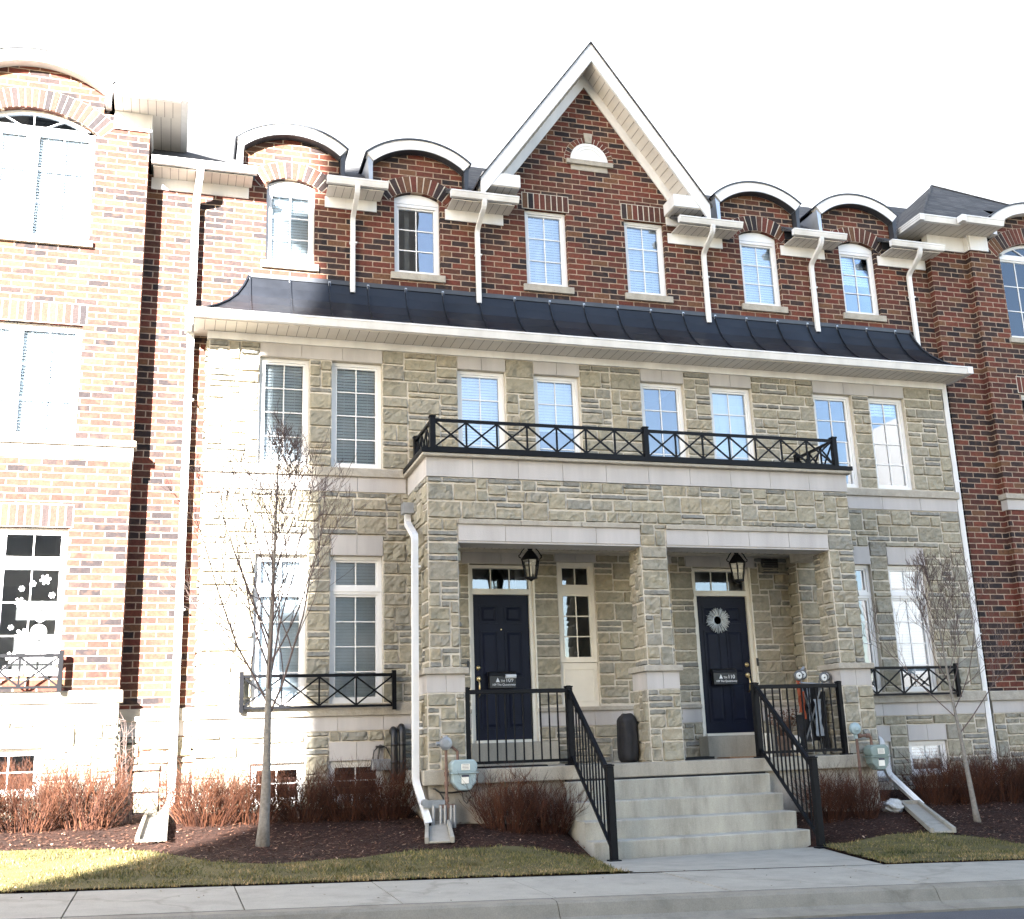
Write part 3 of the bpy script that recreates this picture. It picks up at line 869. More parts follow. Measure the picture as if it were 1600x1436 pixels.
d = MB(); d.box(pent_x(YB, -1) - .02, pent_x(YB, 1) + .02, YB - .03, YB - .001, 3.15, 3.225); d.build('top_flashing', M['darkflash'], pent)
for s in (-1, 1):                 # hip caps
    d = MB()
    P = [((pent_x(y, s)), y - .012, z + .012) for y, z in PR]
    d.tube(P, .02, 6); d.build('hip_cap', M['roofmetal'], pent)
# gutter, soffit and frieze over the stone front
d = MB(); d.sweep(gutter_profile(-.50, 2.235, .135, .12), -6.88, 6.86)
for a, b in ((-6.995, -6.882), (6.862, 6.97)): d.box(a, b, -.618, .20, 2.10, 2.232)
g = d.build('gutter', M['alum'], house)
d = MB(); soffit(d, -6.86, 6.84, -.505, -.042, 2.088, 0, 1, .155); d.box(-6.86, SL - .002, -.04, .24, 2.088, 2.10); d.box(SR + .002, 6.84, -.04, .24, 2.088, 2.10)
d.build('soffit', [M['soffit'], M['groove']], g)
d = MB(); d.box(SL - .03, SR + .03, -.040, .0, 1.965, 2.086); d.box(SL - .03, SL - .002, .001, .24, 1.965, 2.086); d.box(SR + .002, SR + .03, .001, .24, 1.965, 2.086)
d.build('frieze', M['alum'], g)

# ---- stone front
hl2 = [(WX[0][0], WX[1][1], 1.74, 1.965)] + [(a, b, 1.74, 1.965) for a, b in WX[2:6]] + [(WX[6][0], WX[7][1], 1.74, 1.965)]
hl1 = [(a, b, -1.385, -1.07) for a, b in GX]
hl0 = [(a, b, -4.41, -4.14) for a, b in GX]
PO = (-3.25, 3.25, -6.0, -1.25)
d = MB()
wall(d, rect(SL, SR, -5.7, 2.08), [rect(*w) for w in W2 + W1 + W0] + [rect(-3.25, 3.25, -5.69, -1.25)], 0.002, 0.249)
d.build('backing_wall', M['mortar'], house)
def piece(name, mat, par, fn, *a, bevel=0):
    d = MB(); fn(d, *a); return d.build(name, mat, par, bevel=bevel)
def blocks(par, *a, name='stone_band'): return piece(name, M['cast'], par, cast_blocks, *a)
def ledge(par, *a, name='stone_ledge', bevel=.012): return piece(name, M['ledge'], par, MB.box, *a, bevel=bevel)
def cladding(par, *a, name='stone_cladding', **k):
    d = MB(); stones(d, *a, **k); return d.build(name, M['stone'], par)
WM = WX[3][1], WX[4][0]
for (x0, x1, sd) in ((SL, 0.0, 11), (0.0, SR, 14)):
    sel = lambda L: [q for q in L if q[0] < x1 and q[1] > x0]
    cladding(house, x0, x1, 0.0, 1.965, front(0.008), sel(W2 + hl2), sd)
    cladding(house, x0 if x0 else 3.25, x1 if x1 else -3.25, -3.59, -.39, front(0.008), sel(W1 + hl1 + [(-3.45, 3.45, -1.25, -.39)]), sd + 1)
    cladding(house, x0 if x0 else 3.25, x1 if x1 else -3.25, -5.7, -3.985, front(0.008), sel(W0 + hl0), sd + 2)
for z0, z1, sd in ((0, 1.965, 24), (-3.59, -.39, 25), (-5.7, -3.985, 26)):
    cladding(house, -.24, 0.0, z0, z1, left_face(SL), (), sd); cladding(house, 0.0, .24, z0, z1, right_face(SR), (), sd + 10)
for i, h in enumerate(hl2): blocks(house, h[0], h[1], -.016, .10, 1.744, 1.962, 3 if i in (0, len(hl2) - 1) else 2, name='window_lintel')
for h in hl1 + hl0: blocks(house, h[0], h[1], -.016, .10, h[2] + .004, h[3] - .004, 2, name='window_lintel')
for a, b in ((SL - .004, -3.56), (3.52, SR + .004)): blocks(house, a, b, -.022, .10, -.388, -.156, 4)
for a, b in ((SL - .004, -3.26), (3.26, SR + .004)): blocks(house, a, b, -.022, .10, -3.982, -3.775, 5)
blocks(house, XL, SL - .012, YB - .012, .3, -3.982, -3.775, 2); blocks(house, SR + .012, XR, YB - .012, .3, -3.982, -3.775, 1)
for a, b in ((SL - .05, -3.56), (3.52, SR + .05)): ledge(house, a, b, -.06, .08, -.154, -.022)
for a, b in ((SL - .05, -3.26), (3.26, SR + .05)): ledge(house, a, b, -.065, .08, -3.773, -3.60)
ledge(house, XL, SL - .051, YB - .05, .3, -3.773, -3.60); ledge(house, SR + .051, XR, YB - .05, .3, -3.773, -3.60)
cladding(house, XL, SL - .02, -5.6, -3.985, front(YB + .002), (), 17, name='base_cladding'); cladding(house, SR + .02, XR, -5.6, -3.985, front(YB + .002), (), 18, name='base_cladding')

# ---- windows of the stone front
for i, (a, b, z0, z1) in enumerate(W2):
    window(house, a, b, z0, z1, 0.0, 2, 4, blind=(1, 1, 1, .55, .0, .9, .0, .15)[i], tilt=(.42, .40, .5, .8, .5, .8, .5, .5)[i])
for i, (a, b, z0, z1) in enumerate(W1):
    window(house, a, b, z0, z1, 0.0, 2, 4, transom=-1.915, blind=(1, 1, .0, .85)[i], tilt=.75)
for i, (a, b, z0, z1) in enumerate(W0):
    window(house, a, b, z0, z1, 0.0, 2, 2, blind=(0, 0, 0, .55)[i], tilt=.6, setback=.05)

# ---- porch
PX0, PX1, PY = -3.52, 3.50, -1.34
d = MB()
LN = [(-3.07, -.215), (.215, 3.05)]
d.box(PX0 + .002, PX1 - .002, PY + .002, PY + .36, -1.385, -.435)
for x0, x1 in ((PX0 + .002, PX0 + .36), (PX1 - .36, PX1 - .002)): d.box(x0, x1, PY + .361, .001, -1.385, -.435)
d.box(PX0 + .361, PX1 - .361, PY + .361, .30, -.60, -.42)
d.build('porch_beam', M['mortar'], house)
d = MB(); soffit(d, PX0 + .361, PX1 - .361, PY + .361, .295, -1.235, 0, 1); d.build('porch_ceiling', [M['soffit'], M['groove']], house)
d = MB()
stones(d, PX0, PX1, -1.40, -.43, front(PY + .008), [(a, b, -1.41, -1.055) for a, b in LN], 21)
stones(d, 0, -PY, -1.40, -.43, left_face(PX0 + .008), (), 22); stones(d, PY, 0, -1.40, -.43, right_face(PX1 - .008), (), 23)
d.build('porch_stone', M['stone'], house)
for a, b in LN:
    d = MB(); cast_blocks(d, a + .004, b - .004, PY - .020, PY + .35, -1.375, -1.135, 4); d.box(a + .005, b - .005, PY - .016, PY + .36, -1.405, -1.387)
    l = d.build('porch_lintel', M['cast'], house)
    d = MB()
    w = (b - a) / 3
    for i in range(3): d.box(a + w * i + .004, a + w * (i + 1) - .001, PY - .05, PY + .1, -1.133, -1.058)
    d.build('lintel_cap', M['ledge'], l, bevel=.01)
d = MB()
cast_blocks(d, PX0 - .012, PX1 + .012, PY - .022, PY + .1, -.428, -.142, 10)
for x0, x1 in ((PX0 - .012, PX0 + .1), (PX1 - .1, PX1 + .012)):
    for k in range(2): d.box(x0, x1, PY + .104 + k * .612, PY + .710 + k * .612, -.428, -.142)
pc = d.build('porch_cornice', M['cast'], house)
d = MB(); d.box(PX0 - .085, PX1 + .085, PY - .10, -.01, -.140, -.085); d.build('cornice_cap', M['ledge'], pc, bevel=.02)
d = MB()
d.box(PX0 - .095, PX1 + .095, PY - .112, PY + .05, -.084, -.018); d.box(PX0 - .095, PX0 + .05, PY + .051, -.02, -.084, -.018); d.box(PX1 - .05, PX1 + .095, PY + .051, -.02, -.084, -.018)
d.build('balcony_curb', M['black'], pc)
d = MB(); d.box(PX0, PX1, PY + .052, -.005, -.083, -.06); d.build('balcony_floor', M['found'], pc)
# columns
for x0, x1, sd in ((-3.52, -3.07, 31), (-.215, .215, 32), (3.05, 3.50, 33)):
    yb = PY + .45
    d = MB(); d.box(x0 + .002, x1 - .002, PY + .002, yb, -3.19, -1.386); d.box(x0 - .045, x1 + .045, PY - .040, yb + .04, -4.57, -3.536); d.box(x0 - .035, x1 + .035, PY - .03, yb + .04, -3.535, -3.2)
    c = d.build('porch_column', M['mortar'], house)
    for (a, b, y0, y1, z0, z1, q) in ((x0, x1, PY, yb, -3.19, -1.40, 0), (x0 - .047, x1 + .047, PY - .042, yb + .052, -4.57, -3.535, 5)):
        d = MB()
        stones(d, a, b, z0, z1, front(y0 + .008), (), sd + q, cu=.045)
        stones(d, -yb, -y0, z0, z1, left_face(a + .008), (), sd + q + 40, cu=.045)
        stones(d, y0, y1, z0, z1, right_face(b - .008), (), sd + q + 80, cu=.045)
        d.build('column_stone', M['stone'], c)
    d = MB(); cast_blocks(d, x0 - .05, x1 + .05, PY - .045, yb + .05, -3.532, -3.284, 2); d.build('column_block', M['cast'], c)
    d = MB(); d.box(x0 - .10, x1 + .10, PY - .095, yb + .09, -3.281, -3.192); d.build('column_cap', M['ledge'], c, bevel=.012)
# recessed entrance wall
DW = [(-2.49, -1.42), (1.42, 2.49)]
SW = [(-1.0, -.36), (.36, 1.0)]
YE = 0.30
hd = [(a, b, -4.6, -1.43) for a, b in DW] + [(a, b, -3.70, -1.38) for a, b in SW]
d = MB(); wall(d, rect(-3.25, 3.25, -5.69, -1.20), [rect(a, b, max(z0, -4.59), z1) for a, b, z0, z1 in hd], YE + .002, YE + .2)
d.build('backing_wall', M['mortar'], house)
he = hd + [(a - .12, b + .12, -1.43, -1.20) for a, b in DW] + [(a - .04, b + .04, -1.38, -1.20) for a, b in SW]
for x0, x1, sd in ((-3.25, -2.49, 41), (-1.42, -1.0, 42), (-.36, .36, 43), (1.0, 1.42, 44), (2.49, 3.25, 45)):
    sel = [q for q in he if q[0] < x1 - .001 and q[1] > x0 + .001]
    cladding(house, x0, x1, -3.675, -1.245, front(YE + .008), sel, sd, name='entrance_cladding')
for x0, x1, sd in ((-3.25, -2.49, 46), (-1.42, 1.42, 47), (2.49, 3.25, 48)):
    cladding(house, x0, x1, -4.57, -4.0, front(YE + .008), (), sd, name='entrance_cladding')
cladding(house, 0.0, YE, -4.57, -1.245, right_face(-3.25), (), 49, name='entrance_cladding'); cladding(house, -YE, 0.0, -4.57, -1.245, left_face(3.25), (), 50, name='entrance_cladding')
for a, b in DW: blocks(house, a - .115, b + .115, YE - .018, YE + .1, -1.425, -1.24, 2, name='door_lintel')
for a, b in SW: blocks(house, a - .035, b + .035, YE - .018, YE + .1, -1.375, -1.24, 2, name='window_lintel')
for a, b, n in ((-3.24, -2.5, 1), (-1.41, 1.41, 6), (2.5, 3.24, 1)):
    blocks(house, a, b, YE - .018, YE + .1, -3.998, -3.775, n); ledge(house, a, b, YE - .05, YE + .1, -3.773, -3.705)
for a, b in SW:
    w = window(house, a, b, -3.01, -1.38, YE, 2, 3, transom=-1.84, blind=0, mat=M['cream'], glass=M['pglass'], setback=.02)
    d = MB(); d.box(a + .004, b - .004, YE + .04, YE + .12, -3.70, -3.012); sash(d, a + .06, b - .06, -3.62, -3.10, YE + .03, .02, .011)
    d.build('panel', M['cream'], w)

def front_door(x0, x1, hinge):
    """frame, transom and dark six-panel door; hinge = side (-1/1) with the handle"""
    f = MB(); y = YE + .035; zt = -1.445; zb = -4.22
    jw = .065
    f.box(x0 + .005, x0 + jw, y, y + .12, zb, zt); f.box(x1 - jw, x1 - .005, y, y + .12, zb, zt)
    f.box(x0 + jw, x1 - jw, y, y + .12, zt - .05, zt); f.box(x0 + jw, x1 - jw, y, y + .12, -1.915, -1.825)
    f.box(x0 + jw, x1 - jw, y - .03, y + .12, zb, zb + .04)
    for xa, xb in ((x0 - .02, x0 + .004), (x1 - .004, x1 + .02)): f.box(xa, xb, YE - .018, YE + .05, zb, zt + .02)
    fr = f.build('door_frame', M['cream'], house)
    a, b = x0 + jw, x1 - jw
    d = MB(); d.box(a, b, y + .05, y + .056, -1.825, zt - .05); d.build('transom_glass', M['pglass'], fr)
    d = MB()
    for i in (1, 2): x = a + (b - a) * i / 3; d.box(x - .008, x + .008, y + .036, y + .049, -1.825, zt - .05)
    d.build('transom_grille', M['cream'], fr)
    # leaf with six raised panels
    l = MB(); z0, z1 = zb + .045, -1.92; yd = y + .055
    l.box(a + .003, b - .003, yd, yd + .045, z0, z1)
    W = b - a
    for px0, px1 in ((.12, .44), (.56, .88)):
        for pz0, pz1 in ((.80, .93), (.42, .75), (.07, .36)):
            xa, xb = a + W * px0, a + W * px1; za, zb_ = z0 + (z1 - z0) * pz0, z0 + (z1 - z0) * pz1
            sash(l, xa, xb, za, zb_, yd - .010, .022, .0102)
            l.mesh([(xa + .04, yd - .001, za + .04), (xb - .04, yd - .001, za + .04), (xb - .04, yd - .001, zb_ - .04), (xa + .04, yd - .001, zb_ - .04),
                    (xa + .075, yd - .012, za + .075), (xb - .075, yd - .012, za + .075), (xb - .075, yd - .012, zb_ - .075), (xa + .075, yd - .012, zb_ - .075)],
                   [(4, 5, 6, 7), (0, 1, 5, 4), (1, 2, 6, 5), (2, 3, 7, 6), (3, 0, 4, 7)])
    lf = l.build('front_door', M['door'], house)
    hx = a + .075 if hinge < 0 else b - .075
    h = MB(); h.lathe([(.038, 0), (.036, .02), (.02, .028), (.012, .035)], (hx, yd, -3.07), 18, 'y'); h.build('deadbolt', M['brass'], lf, True)
    h = MB(); h.lathe([(.042, 0), (.040, .018), (.02, .03)], (hx, yd, -3.24), 18, 'y')
    h.tube([(hx, yd - .02, -3.27), (hx, yd - .065, -3.30), (hx, yd - .07, -3.38), (hx, yd - .05, -3.48), (hx, yd - .005, -3.52)], [.011, .012, .013, .012, .010], 8)
    h.build('handle', M['brass'], lf, True)
    h = MB(); h.lathe([(.010, 0), (.008, .008)], ((a + b) / 2, yd - .0005, -2.47), 10, 'y'); h.build('peephole', M['brass'], lf)
    c = MB(); c.box(x0 - .10, x1 + .22, YE - .33, YE + .012, -4.572, -4.225); c.build('door_step', M['slab'], house, bevel=.01)
    return y + .055
YD = front_door(-2.49, -1.42, -1)
front_door(1.42, 2.49, 1)
# doorbells and a wall vent
for x in (-2.545, 2.50):
    d = MB(); d.box(x - .018, x + .018, YE - .034, YE - .0185, -3.10, -2.97); d.build('doorbell', M['blackplastic'], house)
d = MB(); d.box(2.74, 3.06, YE - .03, YE + .01, -1.52, -1.27)
for i in range(6): d.box(2.76, 3.04, YE - .05, YE - .031, -1.505 + i * .038, -1.490 + i * .038)
d.build('wall_vent', M['blackplastic'], house)
# porch floor and foundation
d = MB(); d.box(-3.64, 3.58, -1.45, .31, -4.765, -4.572); d.build('porch_floor', M['slab'], house, bevel=.012)
d = MB(); d.box(-3.56, 3.48, -1.36, .27, -6.2, -4.767); d.box(SL + .02, -3.562, .03, .27, -6.2, -5.5); d.build('foundation', M['found'], house)

# ---- balcony rail and window guards, cross-braced
def xrail(mb, p0, p1, z0, z1, n, w=.026):
    p0 = Vector((p0[0], p0[1], 0)); p1 = Vector((p1[0], p1[1], 0))
    zv = Vector((0, 0, 1))
    up = (p1 - p0).cross(zv)
    def q(t, z): return p0.lerp(p1, t) + zv * z
    mb.bar(q(0, z1 - .02), q(1, z1 - .02), .045, .04); mb.bar(q(0, z0 + .015), q(1, z0 + .015), .032, .032)
    for i in range(n):
        a, b = i / n, (i + 1) / n
        if i: mb.bar(q(a, z0 + .03), q(a, z1 - .04), w, .022, up=up)
        mb.bar(q(a, z0 + .03), q(b, z1 - .04), w, .018, up=up); mb.bar(q(a, z1 - .04), q(b, z0 + .03), w, .0172, up=up)
br = thing('balcony_railing', 'black cross-braced balcony railing on top of the stone porch', 'railing', (0, -1.27, -.018))
PT = [(-3.41, -1.27), (0.015, -1.27), (3.40, -1.27), (-3.41, -.12), (3.40, -.12)]
for i, (x, y) in enumerate(PT):
    d = MB(); d.box(x - .042, x + .042, y - .042, y + .042, -.018, .495); d.box(x - .05, x + .05, y - .05, y + .05, .4955, .52)
    d.build('post', M['black'], br, bevel=.004)
for a, b, n in ((0, 1, 7), (1, 2, 7), (0, 3, 3), (2, 4, 3)):
    d = MB(); A, B = Vector(PT[a]), Vector(PT[b]); k = (B - A).normalized() * .043
    xrail(d, A + k, B - k, .02, .475, n); d.build('rail_panel', M['black'], br)

def guard(x0, x1, n, lab, zt=-3.17, zb=-3.65, y=-.13, post=(True, True)):
    g = thing('window_guard', lab, 'railing', ((x0 + x1) / 2, y, zb), 'cross-braced guards under the ground-floor windows')
    d = MB(); xrail(d, (x0 + .025, y), (x1 - .025, y), zb, zt, n, .024); d.build('rail_panel', M['black'], g)
    for x in (x0, x1):
        d = MB(); d.box(x - .03, x + .03, y - .03, y + .03, zb - .05, zt + .045); d.box(x - .015, x + .015, y + .031, .02, zt - .09, zt - .06); d.box(x - .015, x + .015, y + .031, .02, zb + .04, zb + .07)
        d.build('post', M['black'], g)
    return g
guard(-6.0, -3.79, 4, 'black cross-braced guard under the ground-floor windows behind the large bare tree')
guard(3.92, 6.12, 4, 'black cross-braced guard under the ground-floor windows behind the small thin bare tree')

# ---- downspouts
def short_spout(x, zb, xo=0.0):
    downspout(house, [(x, -.205, 4.76), (x + xo * .2, -.18, 4.62), (x + xo, YB - .065, 4.36), (x + xo, YB - .065, zb)], straps=(3.9,))
short_spout(-4.36, 3.02, -.02); short_spout(-2.19, 3.02, -.04); short_spout(2.10, 3.02, -.03); short_spout(4.34, 3.02, -.03); short_spout(6.50, 2.60, -.03)
downspout(house, [(-6.86, -.205, 4.76), (-6.86, -.18, 4.62), (-6.90, YB - .10, 4.36), (-6.90, YB - .10, -4.86), (-6.98, -.1, -5.02), (-7.06, -.42, -5.075)], w=.105, d=.075, straps=(1.0, -2.2))
downspout(house, [(6.775, .03, 2.09), (6.775, .03, -5.3)], w=.10, d=.075, straps=(.2, -2.6))
# porch scuppers: box on the side wall, pipe down the column
d = MB(); d.box(-3.70, -3.535, -.50, -.30, -.80, -.64); sc = d.build('scupper_box', M['flash'], house)
downspout(house, [(-3.62, -.40, -.81), (-3.62, -.40, -.95), (-3.69, -1.25, -1.30), (-3.715, -1.25, -4.70), (-3.63, -1.66, -5.24)], w=.09, d=.075, straps=(-1.75, -4.0))
downspout(house, [(3.72, -.10, -.55), (3.72, -.10, -4.2), (3.98, -.80, -4.36), (4.03, -.84, -4.90), (4.26, -1.28, -5.37)], w=.09, d=.07, straps=(-2.0,))

# ================================================================== NEIGHBOURS
def neighbour(side, name_label, yf, x_in, x_out, dz, eave, steps):
    """adjoining brick house; side = -1 left / 1 right; steps = [(x, y)] of the piers from the party line outwards"""
    h = thing('townhouse', name_label, 'townhouse', ((x_in + x_out) / 2, 0.3, -5.2 + dz))
    R = rnd(70 + side)
    s = side
    X = lambda d: x_in + s * d                       # distance from the party line
    def bx(m_, a, b, y0, y1, z0, z1): m_.box(min(a, b), max(a, b), y0, y1, z0, z1)
    zl = -3.60 + dz                                  # ground-floor ledge
    yw = steps[-1][1]
    xw = steps[-1][0]
    a3 = X(0.80) if s < 0 else X(1.53); b3 = X(2.62) if s < 0 else X(3.3)
    xa, xb = min(a3, b3), max(a3, b3); xc = (xa + xb) / 2
    z3, zs3 = (3.36, 5.20) if s < 0 else (3.13, 4.90)
    w2 = (xa, xb, .24, 2.0); w1 = (xa, xb, -3.14, -1.07) if s < 0 else (xa, xb, -3.58, -1.385)
    w0 = (xa, xb - .15, -4.72, -4.10) if s < 0 else (xa, xb, -4.95, -4.4)
    rise = .32
    mb = MB()
    x0, x1 = min(xw, x_out), max(xw, x_out)
    top = eave - .10
    hw = (xb - xa) / 2 + .10
    out = [(x0, zl), (x1, zl), (x1, top)]
    if True:
        zt = zs3 + rise
        up = .46 if s < 0 else .34
        dome = [(xc + hw, top), (xc + hw, zt + up)]
        Rr = (hw * hw + .36 * .36) / (2 * .36); th = math.asin(hw / Rr)
        dome += [(xc + Rr * math.sin(t), zt + up + .36 - Rr + Rr * math.cos(t)) for t in [th - 2 * th * i / 14 for i in range(15)]]
        dome += [(xc - hw, zt + up), (xc - hw, top)]
        out += dome
    out += [(x0, top)]
    wall(mb, out, [arch_hole(xa, xb, z3, zs3, rise), rect(*w2[:2], w2[2], w2[3]), rect(*w1)], yw, yw + .24)
    for (xs, ys), nxt in zip(steps[:-1], steps[1:]):
        bx(mb, xs, nxt[0] - s * .001, ys, ys + .40, zl, top)
    # return faces of each step back to the party line
    bx(mb, xw, xw + s * .24, yw + .241, 9.4, zl, top)
    mb.build('brick_wall', M['brick'], h)
    mb = MB()
    bx(mb, x_in + s * .02, x_out, 1.4, 1.5, -5.6, top); bx(mb, x_in + s * .03, x_out, .46, 9.5, top - .06, top - .02)
    bx(mb, x_in + s * .02, x_out, .45, 1.4, -1.2 + dz, -1.1 + dz); bx(mb, x_in + s * .02, x_out, .45, 1.4, 2.2 + dz, 2.3 + dz)
    bx(mb, x_out - s * .1, x_out, yw + .25, 9.5, -5.6, top); bx(mb, x_in + s * .3, x_out, 9.4, 9.5, -5.6, top)
    mb.build('interior_wall', M['inside'], h)
    # stone base
    mb = MB(); wall(mb, rect(x0, x1, -6.2, zl - .01), [rect(*w0)], yw - .005, yw + .24)
    for (xs, ys), nxt in zip(steps[:-1], steps[1:]): bx(mb, xs, nxt[0] - s * .001, ys - .005, ys + .3, -6.2, zl - .01)
    bx(mb, xw + s * .004, xw + s * .24, yw + .242, 9.4, -6.2, zl - .01)
    mb.build('backing_wall', M['mortar'], h)
    zb = zl - .385
    hl = (w0[0], w0[1], w0[3], w0[3] + .26)
    cladding(h, x0, x1, -5.8, zb, front(yw), [w0, hl] if hl[3] < zb else [w0], 90 + side, name='base_cladding')
    for (xs, ys), nxt in zip(steps[:-1], steps[1:]):
        cladding(h, min(xs, nxt[0]), max(xs, nxt[0]), -5.8, zb, front(ys), (), 93 + side, name='base_cladding')
    if s > 0:
        yprev = .26
        for xs, ys in steps: cladding(h, -yprev, -ys, -5.8, zb, left_face(xs), (), 95, name='base_cladding'); yprev = ys
    else: cladding(h, yw, .26, -5.8, zb, right_face(x_in), (), 96, name='base_cladding')
    if hl[3] < zb: blocks(h, hl[0], hl[1], yw - .014, yw + .1, hl[2] + .004, hl[3] - .004, 2, name='window_lintel')
    n = max(1, round((x1 - x0) / .75)); blocks(h, x0, x1, yw - .02, yw + .2, zb + .003, zl - .175, n)
    for (xs, ys), nxt in zip(steps[:-1], steps[1:]): blocks(h, min(xs, nxt[0]), max(xs, nxt[0]), ys - .02, ys + .2, zb + .003, zl - .175, 1)
    zq = .24 if s < 0 else -.02
    blocks(h, x0 - (.012 if s > 0 else 0), x1 + (.012 if s < 0 else 0), yw - .02, yw + .2, zq - .30, zq - .105, n)
    def lg(a, b, *q): ledge(h, min(a, b), max(a, b), *q)
    for z0_, z1_ in ((zl - .17, zl - .002), (zq - .10, zq - .005)): lg(xw - s * .05, x_out, yw - .06, yw + .20, z0_, z1_)
    if s > 0:
        for (xs, ys), nxt in zip(steps[:-1], steps[1:]): lg(xs - s * .05, nxt[0] - s * .051, ys - .06, ys + .2, zl - .17, zl - .002)
    ledge(h, xa - .07, xb + .07, yw - .055, yw + .1, z3 - .11, z3 - .002, name='window_sill')
    # windows: paired lights
    def pair(a, b, z0, z1, transom=None, rows=3, blind=.0, cols=2):
        mid = (a + b) / 2
        return [window(h, p, q, z0, z1, yw, cols, rows, transom=transom, blind=blind, setback=.08) for p, q in ((a, mid), (mid, b))]
    pair(xa, xb, z3, zs3, None, 3, 1.0 if s < 0 else .9)
    mb = MB(); Rr = ((xb - xa) ** 2 / 4 + rise ** 2) / (2 * rise); zc = zs3 + rise - Rr; th = math.asin((xb - xa) / 2 / Rr)
    arc_band(mb, xc, zc, Rr - .06, Rr - .004, th * .985, yw + .085, yw + .16, 20); mb.box(xa + .005, xb - .005, yw + .085, yw + .16, zs3 - .02, zs3 + .05)
    fan = mb.build('fanlight', M['white'], h)
    mb = MB(); f = arch_hole(xa + .03, xb - .03, zs3 + .045, zs3 + .046, rise - .06); mb.prism(f, yw + .118, yw + .124); mb.build('pane', M['glass'], fan)
    mb = MB()
    for q in (-.5, 0, .5): mb.bar((xc + q * .35, yw + .105, zs3 + .05), (xc + q * .9, yw + .105, zs3 + rise - .07 - abs(q) * .10), .016, .012)
    mb.build('grille', M['white'], fan)
    pair(*w2, None, 3, 1.0)
    ws = pair(*w1, w1[3] - .50, 3, 0)
    pair(*w0, None, 2, 0)
    mb = MB(); brick_arch(mb, xc, zc, Rr + .006, Rr + .33, -th * 1.10, th * 1.10, 25, yw, R); ba = mb.build('brick_arch', M['arch'], h)
    mb = MB(); arc_band(mb, xc, zc, Rr + .004, Rr + .335, th * 1.105, yw - .0035, yw + .02, 20); mb.build('mortar', M['mortar'], ba)
    for w in (w2, w1):
        mb = MB(); soldier(mb, w[0] - .05, w[1] + .05, w[3] + .002, w[3] + .33, yw, R); bl = mb.build('brick_lintel', M['arch'], h)
        mb = MB(); mb.box(w[0] - .055, w[1] + .055, yw - .003, yw + .02, w[3] + .001, w[3] + .335); mb.build('mortar', M['mortar'], bl)
    # barrel dormer over the arched window
    hw2 = hw + .12; r2 = (hw2 ** 2 + .40 ** 2) / .80; A = math.asin(hw2 / r2); zc2 = zt + up + .45 - r2
    mb = MB(); arc_band(mb, xc, zc2, r2 - .20, r2, A, yw - .18, yw + .02, 30)
    for q in (-1, 1): bx(mb, xc + q * (hw2 - .10), xc + q * (hw2 - .01), yw - .17, yw + .02, eave - .02, zt + up + .02)
    dm = mb.build('dormer_fascia', M['alum'], h)
    mb = MB(); arc_band(mb, xc, zc2, r2 + .001, r2 + .03, A + .01, yw - .20, 3.5, 30); mb.build('dormer_roof', M['darkflash'], dm)
    for q in (-1, 1):
        mb = MB(); bx(mb, xc + q * (hw + .02), xc + q * (hw + .07), yw + .05, 2.4, eave, zt + up + .10)
        mb.build('dormer_cheek', M['flash'], dm)
    # eaves following the piers, stopping at the dormer
    xd = xc - s * (hw + .16)
    OV = .46
    run = []                                          # front-edge segments (xfrom, xto, y)
    seq = list(steps)
    for i, (xs, ys) in enumerate(seq):
        xe = seq[i + 1][0] - s * OV if i + 1 < len(seq) else xd
        run.append((xs - s * OV if i == 0 else xs - s * OV, xe, ys - OV))
    g = MB(); sf = MB(); fz = MB()
    for i, (xf, xt, y) in enumerate(run):
        a, b = min(xf, xt), max(xf, xt)
        if b - a < .02: continue
        g.sweep(gutter_profile(y + .0, eave + .10, .13, .11), a, b)
        soffit(sf, a, b, y + .001, seq[0][1] - .0005, eave - .03, 0, 1)
        lo, hi = seq[i][0], (seq[i + 1][0] if i + 1 < len(seq) else xt)
        bx(fz, lo, hi, seq[i][1] - .028, seq[i][1] - .002, eave - .34, eave - .032)
    # the return of the eave towards the party wall
    xr = run[0][0]
    yr = 1.9 if s < 0 else .62
    bx(g, xr - s * .10, xr - s * .002, run[0][2] - .11, yr, eave - .03, eave + .098)
    hem_shade = MB()
    for zq_ in (eave + .060, eave + .012): bx(hem_shade, xr - s * .1005, xr - s * .103, run[0][2] - .105, yr, zq_, zq_ + .005)  # thin dark strips painting the shadow lines under the gutter hem
    soffit(sf, min(xr, x_in), max(xr, x_in), seq[0][1], yr, eave - .029, 0, 1)
    bx(fz, x_in - s * .028, x_in - s * .002, seq[0][1] - .028, 3.4 if s < 0 else .24, eave - .34, eave - .032)
    for (xs, ys), nxt in zip(seq[:-1], seq[1:]):
        bx(fz, nxt[0] - s * .028, nxt[0] - s * .002, nxt[1], ys - .029, eave - .34, eave - .032)
        bx(g, nxt[0] - s * OV - s * .10, nxt[0] - s * OV - s * .002, nxt[1] - OV - .11, ys - OV - .112, eave - .03, eave + .098)
    go = g.build('gutter', M['alum'], h); hem_shade.build('painted_hem_shade', M['groove'], go); sf.build('soffit', [M['soffit'], M['groove']], go); fz.build('frieze', M['alum'], go)
    # hipped roof
    e = eave + .09; y0 = run[0][2] - .04; sl = .42 if s < 0 else .97; dpt = 1.95
    mb = MB()
    xh = xr + s * dpt
    ym = yw + .42; zm = e + (ym - y0) * sl
    A_ = (xr, y0, e); H_ = (xr + s * (ym - y0), ym, zm); B_ = (x_out, ym, zm); C_ = (x_out, y0 + dpt, e + dpt * sl); D_ = (xh, y0 + dpt, e + dpt * sl)
    E_ = (xr, y0 + 2 * dpt, e); F_ = (x_out, y0 + 2 * dpt, e)
    mb.face([A_, (xd, y0, e), (xd, ym, zm), H_]); mb.face([(xd, y0, e), (xd, ym, zm), (xd, ym, e - .02), (xd, y0, e - .02)])
    q0 = yw + .03; q1 = e + (q0 - y0) * sl; xk = xc - s * (hw - .25)
